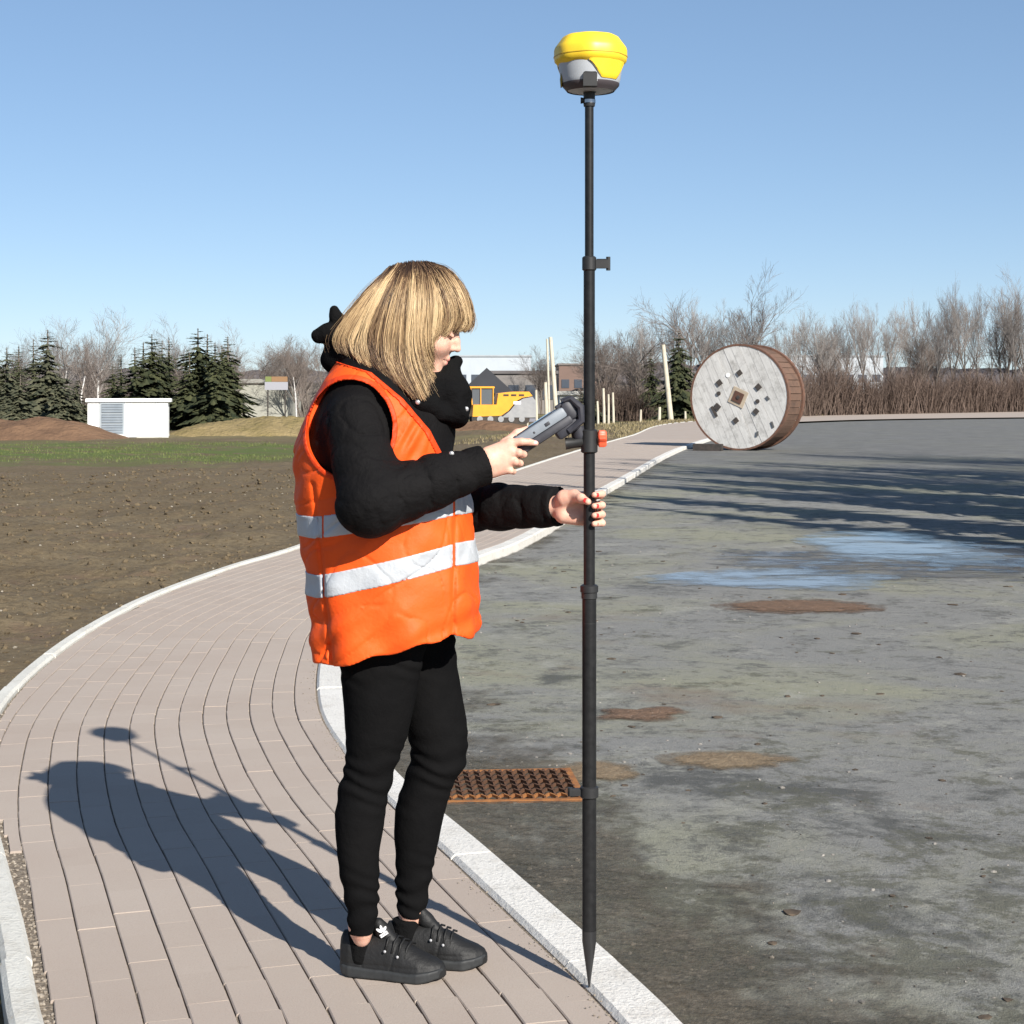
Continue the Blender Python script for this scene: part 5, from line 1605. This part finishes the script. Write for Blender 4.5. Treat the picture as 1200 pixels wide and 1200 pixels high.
# ---------------------------------------------------------------- body: head, neck, hands and what the clothes cover
HC = W(488, 376, BD - 0.005)
PITCH = R(25); YAW = R(-7)
Fd = np.array((math.cos(PITCH) * math.cos(YAW), math.sin(YAW) * math.cos(PITCH), -math.sin(PITCH)))
Sd = np.array((-math.sin(YAW), math.cos(YAW), 0.0))        # towards her left
Ud = np.cross(Fd, Sd)
def hl_(f_, s_, u_): return HC + Fd * f_ + Sd * s_ + Ud * u_
def head(X, Y, Z):
    dx, dy, dz = X - HC[0], Y - HC[1], Z - HC[2]
    f_ = dx * Fd[0] + dy * Fd[1] + dz * Fd[2]; s_ = dx * Sd[0] + dy * Sd[1] + dz * Sd[2]; u_ = dx * Ud[0] + dy * Ud[1] + dz * Ud[2]
    d = ell(f_, s_, u_, (0.0, 0, 0.028), (0.098, 0.076, 0.094))
    d = smin(d, ell(f_, s_, u_, (0.045, 0, -0.040), (0.060, 0.059, 0.072)), 0.03)
    d = smin(d, ell(f_, s_, u_, (0.085, 0, -0.098), (0.023, 0.026, 0.020)), 0.03)          # chin
    for sg in (-1, 1):
        d = smin(d, ell(f_, s_, u_, (0.072, 0.036 * sg, -0.028), (0.026, 0.024, 0.022)), 0.02)   # cheek
        d = smax(d, -ell(f_, s_, u_, (0.105, 0.033 * sg, 0.008), (0.020, 0.019, 0.012)), 0.012)  # eye socket
        d = smin(d, ell(f_, s_, u_, (0.083, 0.031 * sg, 0.007), (0.0135, 0.0135, 0.0135)), 0.004)
        d = smin(d, chain(f_, s_, u_, [(0.096, 0.018 * sg, 0.006), (0.0975, 0.030 * sg, 0.0045), (0.089, 0.043 * sg, 0.005)], [0.0022, 0.0026, 0.002]), 0.003)  # lashes line, lids lowered
        d = smin(d, ell(f_, s_, u_, (-0.005, 0.078 * sg, -0.01), (0.018, 0.010, 0.030)), 0.008)  # ear
    d = smin(d, chain(f_, s_, u_, [(0.094, 0, 0.018), (0.108, 0, -0.004), (0.1175, 0, -0.019)], [0.007, 0.0075, 0.0085], 0.008), 0.012)   # nose
    for sg in (-1, 1):
        d = smin(d, ell(f_, s_, u_, (0.105, 0.0105 * sg, -0.024), (0.009, 0.007, 0.0065)), 0.006)
    d = smin(d, chain(f_, s_, u_, [(0.095, -0.020, -0.054), (0.1045, 0, -0.050), (0.095, 0.020, -0.054)], [0.003, 0.0062, 0.003], 0.004), 0.006)  # lips
    d = smin(d, chain(f_, s_, u_, [(0.094, -0.017, -0.059), (0.1035, 0, -0.062), (0.094, 0.017, -0.059)], [0.003, 0.0065, 0.003], 0.004), 0.005)
    d = smax(d, -chain(f_, s_, u_, [(0.100, -0.018, -0.0562), (0.1115, 0, -0.0562), (0.100, 0.018, -0.0562)], [0.0012, 0.0016, 0.0012], 0.003), 0.002)
    nk = cone(X, Y, Z, hl_(-0.02, 0, -0.06), W(448, 455, BD), 0.052, 0.060)
    d = smin(d, nk, 0.025)
    return d
HV, HQ = field(head, HC - np.array((0.16, 0.10, 0.22)), HC + np.array((0.15, 0.10, 0.16)), 0.0024)

k4 = 4.0 / FPX
# right hand: back of the hand to us, index along the controller, the others curled under it
RHD = 3.905
def P_(px, py, dd=0.0, base=RHD): return W(px, py, base + dd)
def hand_r(X, Y, Z):
    d = chain(X, Y, Z, [P_(558, 550), P_(573, 542)], [0.026, 0.0265], 0.02)
    d = smin(d, chain(X, Y, Z, [P_(573, 533), P_(597, 520, .002)], [0.019, 0.0135], 0.01), 0.018)
    d = smin(d, chain(X, Y, Z, [P_(575, 541), P_(599, 530, .000)], [0.018, 0.0135], 0.01), 0.014)
    d = smin(d, chain(X, Y, Z, [P_(575, 549), P_(597, 541, .000)], [0.016, 0.0125], 0.01), 0.014)
    d = smin(d, chain(X, Y, Z, [P_(574, 553), P_(592, 550, .002)], [0.014, 0.0115], 0.01), 0.014)
    k = 0.005
    fin = [([(597, 519, .000), (611, 517.5, -.004), (620, 518, .000), (628, 519.5, .006)], [.0098, .0086, .0078, .0062]),
           ([(599, 530, .000), (608, 530.5, -.006), (613.5, 532.5, .010), (610, 534, .026)], [.0098, .0090, .0080, .0066]),
           ([(597, 541, .000), (604, 541.5, -.006), (609.5, 543, .010), (606, 544, .026)], [.0094, .0086, .0076, .0064]),
           ([(591, 550.5, .002), (598, 551.5, -.003), (601.5, 552.5, .010), (598, 553, .022)], [.0084, .0076, .0068, .0056])]
    for pts, rad in fin:
        d = smin(d, chain(X, Y, Z, [P_(*q) for q in pts], rad, 0.003), k)
    th = chain(X, Y, Z, [P_(577, 535, .012), P_(592, 520, .032), P_(606, 508, .044), P_(617, 503, .048)], [.0155, .0120, .0098, .0072], 0.006)
    d = smin(d, th, 0.010)
    return d
RV, RQ = field(hand_r, P_(548, 566) + np.array((0, -0.05, 0)), P_(636, 496) + np.array((0, 0.075, 0)), 0.0021)
# left hand: palm towards us behind the pole, fingers closing round it
LHD = PD + 0.032
def L_(px, py, dd=0.0): return W(px, py, LHD + dd)
def hand_l(X, Y, Z):
    d = chain(X, Y, Z, [L_(642, 594, .045), L_(660, 594, .028)], [0.027, 0.0255], 0.02)
    for y0_, y1_, r_ in ((586, 582, .0135), (591, 592, .0135), (597, 603, .013), (602, 612, .0115)):
        d = smin(d, chain(X, Y, Z, [L_(662, y0_, .020), L_(692, y1_, .006)], [0.019, r_], 0.01), 0.014)
    # heel of the hand and ball of the thumb
    d = smin(d, chain(X, Y, Z, [L_(662, 584, .002), L_(674, 582, -.012)], [0.021, 0.015], 0.01), 0.012)
    d = smin(d, chain(X, Y, Z, [L_(660, 604, .010), L_(676, 608, .004)], [0.018, 0.013], 0.01), 0.012)
    k = 0.004
    for (yb_, yt_, s_) in ((581, 579, 1.0), (592, 592, 1.04), (602.5, 603, 1.0), (611.5, 613, 0.84)):
        r0 = .0096 * (0.9 + 0.1 * s_)
        pts = [L_(693, yb_, .004), L_(704, (yb_ + yt_) / 2, -.010), L_(705.5, yt_, -.034), L_(696.5, yt_ + 1, -.0545)]
        d = smin(d, chain(X, Y, Z, pts, [r0, r0 * .96, r0 * .86, r0 * .70], 0.003), k)
    th = chain(X, Y, Z, [L_(673, 581, -.012), L_(681, 584, -.040), L_(689, 588, -.0575)], [.0145, .0108, .0078], 0.005)
    d = smin(d, th, 0.006)
    return d
LV, LQ = field(hand_l, L_(634, 626) + np.array((0, -0.085, 0)), L_(716, 566) + np.array((0, 0.085, 0)), 0.0021)
# the rest, under the clothes and bare at the ankles
RFD, LFD = 4.03, 4.14
def under(X, Y, Z):
    d = torso(X, Y, Z, 0.05)
    d = np.maximum(d, bz(720) - Z)
    d = smin(d, chain(X, Y, Z, [SH_R, EL_R, WR_R], [0.045, 0.034, 0.018], 0.02), 0.03)
    d = smin(d, chain(X, Y, Z, [SH_L, EL_L, WR_L], [0.045, 0.034, 0.018], 0.02), 0.03)
    d = smin(d, chain(X, Y, Z, [W(455, 700, 4.0), W(434, 893, 4.0), W(423, 1085, 4.02), W(424, 1100, 4.03)], [0.075, 0.045, 0.0235, 0.020], 0.03), 0.02)
    d = smin(d, chain(X, Y, Z, [W(490, 700, 4.13), W(511, 888, 4.13), W(482, 1066, 4.135), W(482, 1084, 4.14)], [0.068, 0.045, 0.0265, 0.022], 0.03), 0.02)
    return d
UV, UQ = field(under, (bx(350), 3.70, bz(1122)), (bx(668), 4.36, bz(430)), 0.0075)
n1 = len(HV); n2 = n1 + len(RV); n3 = n2 + len(LV)
add('body', (np.vstack([HV, RV, LV, UV]), np.vstack([HQ, RQ + n1, LQ + n2, UQ + n3])), SKIN)
# eyes, brows, lips, nails
DARKHAIR = simple('brow', (0.10, 0.065, 0.04), None, 0.7, 0.3)
for sg in (-1, 1):
    m = MB().tube([hl_(0.0935, 0.016 * sg, 0.0275), hl_(0.0945, 0.029 * sg, 0.031), hl_(0.0835, 0.045 * sg, 0.028)], [0.0022, 0.0026, 0.0012], 6)
    add('eyebrow', (np.array(m.v), m.f), DARKHAIR)
    m = MB().tube([hl_(0.0975, 0.018 * sg, 0.0035), hl_(0.0995, 0.029 * sg, 0.0015), hl_(0.0915, 0.044 * sg, 0.003)], [0.0012, 0.0020, 0.0012], 6)
    add('eyelash', (np.array(m.v), m.f), DARKHAIR)
LIPM = simple('lip', (0.52, 0.20, 0.17), None, 0.45, 0.4)
def lips(X, Y, Z):
    dx, dy, dz = X - HC[0], Y - HC[1], Z - HC[2]
    f_ = dx * Fd[0] + dy * Fd[1] + dz * Fd[2]; s_ = dx * Sd[0] + dy * Sd[1] + dz * Sd[2]; u_ = dx * Ud[0] + dy * Ud[1] + dz * Ud[2]
    a = chain(f_, s_, u_, [(0.0952, -0.019, -0.0545), (0.1052, 0, -0.0508), (0.0952, 0.019, -0.0545)], [0.002, 0.0060, 0.002], 0.004)
    b = chain(f_, s_, u_, [(0.0945, -0.016, -0.0585), (0.1042, 0, -0.0620), (0.0945, 0.016, -0.0585)], [0.002, 0.0062, 0.002], 0.004)
    return np.minimum(a, b)
add('lips', field(lips, HC + np.array((0.04, -0.05, -0.13)), HC + np.array((0.14, 0.05, -0.03)), 0.0018), LIPM)
NAIL = simple('red_nail', (0.55, 0.03, 0.03), None, 0.25, 0.5)
NAILP = simple('pale_nail', (0.72, 0.42, 0.38), None, 0.3, 0.5)
def nail(p, r_, nrm, along, mat):
    v_ = []; f_ = []
    nrm = np.array(nrm, float); nrm /= np.linalg.norm(nrm); al = np.array(along, float); al -= nrm * (al @ nrm); al /= np.linalg.norm(al); sd = np.cross(nrm, al)
    for j in range(5):
        for i in range(5):
            u = (i - 2) / 2; w = (j - 2) / 2
            sh = math.sqrt(max(1 - 0.35 * w * w, 0))
            v_.append(p + al * w * r_ * 1.05 + sd * u * r_ * 0.8 * sh + nrm * (r_ * 1.05 - 0.30 * r_ * u * u - 0.18 * r_ * max(w, 0) ** 2))
    for j in range(4):
        for i in range(4):
            a = j * 5 + i; f_.append((a, a + 1, a + 6, a + 5))
    add('fingernail', (np.array(v_), f_), mat)
for yt_, s_ in ((580, 1.0), (593, 1.0), (604, 1.0), (614, 0.85)):
    nail(L_(697.5, yt_, -.0525), 0.0064 * s_, (0.45, -1.0, 0.0), (-1, -0.35, 0), NAIL)
nail(L_(688, 587.6, -.056), 0.0072, (-0.2, -1, 0.35), (1, -0.2, -0.45), NAIL)
nail(P_(626, 519.2, .004), 0.0062, (0.1, -1, 0.35), (1, 0.25, -0.1), NAILP)

# ---------------------------------------------------------------- shoes
def shoe(heel_px, toe_px, name_label, parent):
    a = G(*heel_px); b = G(*toe_px)
    L = (b - a).length
    e1 = np.array((b - a) / L); e1[2] = 0
    e2 = np.array((-e1[1], e1[0], 0)); O = np.array(a)
    root = empty('shoe', tuple(O - np.array(person.location))); root.parent = person
    if name_label: root['label'] = name_label
    def loc(X, Y, Z):
        u = (X - O[0]) * e1[0] + (Y - O[1]) * e1[1]; v = (X - O[0]) * e2[0] + (Y - O[1]) * e2[1]
        return u / L, v, Z
    us = (0.0, 0.03, 0.10, 0.25, 0.45, 0.62, 0.78, 0.90, 0.97, 1.0)
    bw = (0.012, 0.024, 0.033, 0.035, 0.037, 0.043, 0.046, 0.038, 0.024, 0.008)
    hh = (0.085, 0.102, 0.104, 0.094, 0.098, 0.083, 0.062, 0.051, 0.042, 0.032)
    def upper(X, Y, Z):
        u, v, z = loc(X, Y, Z)
        b_ = np.interp(u, us, bw); h_ = np.interp(u, us, hh)
        zz_ = np.clip(z - 0.012, 0, None) / (h_ - 0.012)
        k = (np.abs(v / b_) ** 2.2 + zz_ ** 2.4) ** (1 / 2.3)
        d = (k - 1) * np.minimum(b_, 0.04)
        d = np.maximum(d, np.maximum(-u, u - 1) * L)
        d = np.maximum(d, 0.010 - z)
        # the collar opens round the ankle
        d = smax(d, -chain(u * L, v, z, [(0.20 * L, 0, 0.075), (0.22 * L, 0, 0.13)], [0.024, 0.030]), 0.006)
        # stitched panels
        d = d + 0.0012 * np.exp(-((u - 0.52 - 0.9 * (z - 0.03)) / 0.012) ** 2) + 0.0012 * np.exp(-((u - 0.24 + 0.8 * (z - 0.03)) / 0.012) ** 2) + 0.0010 * np.exp(-((z - 0.034) / 0.0025) ** 2)
        return d
    lo = np.minimum(np.array(a), np.array(b)) - np.array((0.06, 0.06, 0.02)); hi = np.maximum(np.array(a), np.array(b)) + np.array((0.06, 0.06, 0.15))
    add('upper', field(upper, lo, hi, 0.0026), SHOEM, root)
    def sole(X, Y, Z):
        u, v, z = loc(X, Y, Z)
        uu = (u - 0.5) * 1.02 + 0.5
        b_ = np.interp(uu, us, np.array(bw) * 1.08 + 0.002)
        top = np.interp(u, (0, 0.3, 0.7, 1.0), (0.030, 0.026, 0.024, 0.034))
        bot = np.interp(u, (0, 0.12, 0.8, 1.0), (0.006, 0.0015, 0.0015, 0.014))
        d = (np.abs(v) - b_) * 0.9
        d = np.maximum(d, np.maximum(-uu, uu - 1) * L)
        d = smax(d, z - top, 0.006); d = smax(d, bot - z, 0.004)
        return d
    add('sole', field(sole, lo, hi, 0.0026), SOLE, root)
    def tongue(X, Y, Z):
        u, v, z = loc(X, Y, Z)
        return chain(u * L, v, z, [(0.50 * L, 0, 0.082), (0.40 * L, 0, 0.106), (0.36 * L, 0, 0.122)], [0.016, 0.017, 0.014], 0.01)
    def tg(X, Y, Z):
        u, v, z = loc(X, Y, Z)
        d = tongue(X, Y, Z)
        return np.maximum(d, np.abs((u - 0.42) * L * 0.75 + (z - 0.1) * 0.66 - 0.004) - 0.006)
    add('tongue', field(tongue, lo, hi, 0.0026), SHOEM, root)
    def at_(u, v, z): return O + e1 * u * L + e2 * v + np.array((0, 0, z))
    for i, u in enumerate((0.48, 0.54, 0.60, 0.66)):
        h_ = float(np.interp(u, us, hh)) + 0.004
        m = MB().tube([at_(u - 0.01, -0.034, h_ - 0.028), at_(u, -0.022, h_ - 0.006), at_(u + 0.01, 0.0, h_ + 0.002), at_(u + 0.03, 0.022, h_ - 0.007)], 0.0027, 6)
        add('lace', (np.array(m.v), m.f), SHOEM, root)
        m = MB().tube([at_(u - 0.012, -0.0375, h_ - 0.030), at_(u - 0.012, -0.040, h_ - 0.0295)], 0.0034, 8)
        if i in (0, 2): add('eyelet', (np.array(m.v), m.f), simple('eyelet', (0.35, 0.35, 0.36), None, 0.3, 0.5), root)
    # sock
    def sock(X, Y, Z):
        u, v, z = loc(X, Y, Z)
        return chain(u * L, v, z, [(0.21 * L, 0, 0.045), (0.195 * L, 0, 0.104)], [0.036, 0.0315], 0.01)
    add('sock', field(lambda X, Y, Z: np.maximum(sock(X, Y, Z), Z - (0.106 if heel_px[0] < 430 else 0.108)), lo, hi, 0.0028), KNIT, root)
    return root, at_, e1, e2, L
nr, at_, e1, e2, L = shoe((400, 1139), (522, 1149), None, person)
# three white leaves over slanting bars on the tongue of the near shoe
c0 = at_(0.425, -0.0175, 0.108)
for k, an in enumerate((-48, 0, 48)):
    v_ = []; n = 12
    for i in range(n):
        a = 2 * math.pi * i / n
        x_ = 0.0036 * math.cos(a); z_ = 0.0095 + 0.0085 * math.sin(a)
        ca, sa = math.cos(R(an - 18)), math.sin(R(an - 18))
        v_.append(c0 + e1 * (x_ * ca + z_ * sa) * 0.95 + np.array((0, 0, -x_ * sa + z_ * ca)) + e2 * (-0.0035))
    add('logo_leaf', (np.array(v_), [tuple(range(n))]), WHITEPRINT, nr)
for k in range(2):
    v_ = []
    for x_, z_ in ((-0.011, 0), (0.011, 0), (0.011, 0.0032), (-0.011, 0.0032)):
        ca, sa = math.cos(R(35)), math.sin(R(35)); zz_ = z_ - 0.0045 * (k + 1) + 0.0005
        v_.append(c0 + e1 * (x_ * ca - zz_ * sa + 0.001) + np.array((0, 0, x_ * sa + zz_ * ca)) + e2 * (-0.0035))
    add('logo_bar', (np.array(v_), [(0, 1, 2, 3)]), WHITEPRINT, nr)
shoe((452, 1128), (571, 1132), None, person)

# ---------------------------------------------------------------- hair
def mat_hair(name):
    m = Mat(name, 0.42, 0.4)
    at = m.n.new('ShaderNodeAttribute'); at.attribute_name = 'tone'
    cr = m.n.new('ShaderNodeValToRGB')
    els = cr.color_ramp.elements
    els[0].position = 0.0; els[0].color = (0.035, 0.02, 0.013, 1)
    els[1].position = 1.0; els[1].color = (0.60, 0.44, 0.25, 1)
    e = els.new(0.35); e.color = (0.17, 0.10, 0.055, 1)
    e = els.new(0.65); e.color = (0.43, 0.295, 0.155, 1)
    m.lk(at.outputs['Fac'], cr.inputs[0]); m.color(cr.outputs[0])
    return m.m
HAIR = mat_hair('blonde_hair')
def gd(pts): return catmull([(p[0], p[1], p[2]) for p in pts], 8)
near_g = [
    [(503, 309, 0.00), (527, 318, -.020), (545, 340, -.035), (553, 366, -.035), (553, 382, -.030), (549, 389, -.026)],
    [(501, 309, -.004), (518, 322, -.045), (533, 345, -.062), (541, 368, -.062), (540, 380, -.056), (531, 389, -.054)],
    [(497, 308, -.006), (509, 325, -.055), (519, 350, -.078), (521, 373, -.080), (513, 392, -.077), (502, 405, -.078)],
    [(492, 308, -.008), (499, 328, -.062), (501, 358, -.090), (498, 390, -.092), (500, 416, -.086), (514, 438, -.068)],
    [(487, 308, -.008), (489, 330, -.066), (489, 365, -.096), (488, 400, -.097), (493, 434, -.104), (508, 470, -.128)],
    [(481, 308, -.008), (476, 332, -.066), (470, 368, -.097), (466, 405, -.099), (472, 438, -.118), (492, 470, -.142)],
    [(475, 309, -.008), (463, 333, -.062), (451, 366, -.092), (443, 400, -.096), (446, 424, -.112), (460, 444, -.130)],
    [(469, 311, -.008), (451, 334, -.056), (434, 364, -.080), (420, 392, -.084), (416, 408, -.090), (424, 424, -.104)],
    [(464, 313, -.006), (442, 336, -.042), (421, 362, -.058), (403, 386, -.062), (398, 401, -.062), (407, 415, -.066)],
    [(461, 314, -.003), (437, 336, -.020), (415, 361, -.026), (399, 384, -.028), (394, 400, -.028), (402, 418, -.030)],
]
far_g = [[(p[0], p[1], -p[2]) for p in g_] for g_ in near_g[::-1]]
GD = np.array([gd(g_) for g_ in near_g + far_g])         # guides x samples x 3
K = GD.shape[1]
hrng = np.random.default_rng(5)
hv, hf, ht = [], [], []
NS = 9000
for s in range(NS):
    g_ = hrng.random() * (len(GD) - 1)
    if s % 4 != 0: g_ = g_ * 0.5                          # more on the side we see
    i0 = min(int(g_), len(GD) - 2); w = g_ - i0
    c = GD[i0] * (1 - w) + GD[i0 + 1] * w
    clump = math.floor(g_ * 3.6 + 0.35 * math.sin(s))
    cr_ = random.Random(clump * 7 + 3); cx_, cy_ = cr_.uniform(-1, 1), cr_.uniform(-1, 1); ctone = cr_.uniform(-0.38, 0.22)
    layer = hrng.random()
    t = np.linspace(0, 1, K)
    length = 1.04 - 0.42 * hrng.random() ** 1.6 + 0.13 * cy_
    c = np.array([np.interp(t * length, t, c[:, j]) for j in range(3)]).T
    # pull the strands of a lock together towards their tips
    gc_ = (clump + 0.5) / 3.6
    j0 = min(max(int(gc_), 0), len(GD) - 2); wc = gc_ - j0
    if j0 >= 0:
        cc_ = GD[j0] * (1 - wc) + GD[j0 + 1] * wc
        pull = (t ** 1.3)[:, None] * 0.72
        c = c * (1 - pull) + cc_ * pull
    sgn = -1 if g_ < (len(GD) - 1) / 2 else 1
    c[:, 2] += sgn * (0.004 - 0.016 * layer) * np.minimum(t * 4, 1) + 0.004 * cx_ * t
    c[:, 0] += 1.6 * np.sin(t * 5 + s) * t + hrng.normal(0, 1.2) * t + 2.0 * cx_ * t * t
    c[:, 1] += hrng.normal(0, 1.3) + 2.0 * layer * (1 - t)
    # each strand leaves the scalp somewhere round the parting, not from one line
    spread = hrng.random() ** 1.5 * 0.22
    c = np.array([np.interp(spread + t * (1 - spread), t, c[:, j]) for j in range(3)]).T if s % 3 == 0 else c
    c[:, 2] += (1 - t) ** 6 * hrng.uniform(-0.004, 0.022) * -sgn
    c[:, 0] += (1 - t) ** 4 * hrng.normal(0, 2.5)
    c[:, 0] += 1.8 * np.sin(t * (7 + 2 * cx_) + clump * 1.7) * t
    stray = hrng.random() < 0.10
    if stray: c[:, 0] += hrng.normal(0, 5) * t ** 1.3; c[:, 1] -= abs(hrng.normal(0, 3)) * np.sin(t * 3.1)
    d_ = BD + c[:, 2]
    pts = np.c_[(c[:, 0] - 600) * BD / FPX, d_, CH - (c[:, 1] - HY) * BD / FPX]
    pts = pts[::3] if K > 30 else pts[::2]
    tq = np.linspace(0, 1, len(pts))
    rad = (0.00072 if not stray else 0.0004) * (1 - 0.6 * tq ** 3)
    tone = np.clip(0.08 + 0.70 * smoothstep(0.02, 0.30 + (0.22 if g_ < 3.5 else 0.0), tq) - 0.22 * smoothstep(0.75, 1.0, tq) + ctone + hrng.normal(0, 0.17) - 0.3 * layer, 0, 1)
    n0 = len(hv) * 3
    base = len(hv)
    for q in range(len(pts)):
        tg_ = pts[min(q + 1, len(pts) - 1)] - pts[max(q - 1, 0)]
        tg_ = tg_ / (np.linalg.norm(tg_) + 1e-9)
        a1 = np.cross(tg_, (0.3, 1, 0.2)); a1 /= np.linalg.norm(a1) + 1e-9
        a2 = np.cross(tg_, a1)
        for an in (0, 2.094, 4.189):
            hv.append(pts[q] + (a1 * math.cos(an) + a2 * math.sin(an)) * rad[q]); ht.append(tone[q])
    for q in range(len(pts) - 1):
        b0 = base + q * 3
        for e in range(3):
            e2_ = (e + 1) % 3
            hf.append((b0 + e, b0 + e2_, b0 + 3 + e2_, b0 + 3 + e))
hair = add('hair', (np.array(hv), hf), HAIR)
at = hair.data.attributes.new('tone', 'FLOAT', 'POINT'); at.data.foreach_set('value', np.array(ht, np.float32))
# the mass of hair beneath
def hairmass(X, Y, Z):
    dx, dy, dz = X - HC[0], Y - HC[1], Z - HC[2]
    f_ = dx * Fd[0] + dy * Fd[1] + dz * Fd[2]; s_ = dx * Sd[0] + dy * Sd[1] + dz * Sd[2]; u_ = dx * Ud[0] + dy * Ud[1] + dz * Ud[2]
    d = ell(f_, s_, u_, (-0.004, 0, 0.024), (0.101, 0.080, 0.096))
    d = smin(d, ell(X, Y, Z, W(437, 384, BD), (0.070, 0.072, 0.065)), 0.03)
    d = smin(d, ell(X, Y, Z, W(468, 410, BD), (0.065, 0.080, 0.070)), 0.03)
    face = smax(0.045 - f_ + 0.35 * (u_ - 0.02), u_ - 0.050, 0.01)
    d = smax(d, -face, 0.01)
    return d + 0.002 * wob(X, Y, Z, 80, 0.3)
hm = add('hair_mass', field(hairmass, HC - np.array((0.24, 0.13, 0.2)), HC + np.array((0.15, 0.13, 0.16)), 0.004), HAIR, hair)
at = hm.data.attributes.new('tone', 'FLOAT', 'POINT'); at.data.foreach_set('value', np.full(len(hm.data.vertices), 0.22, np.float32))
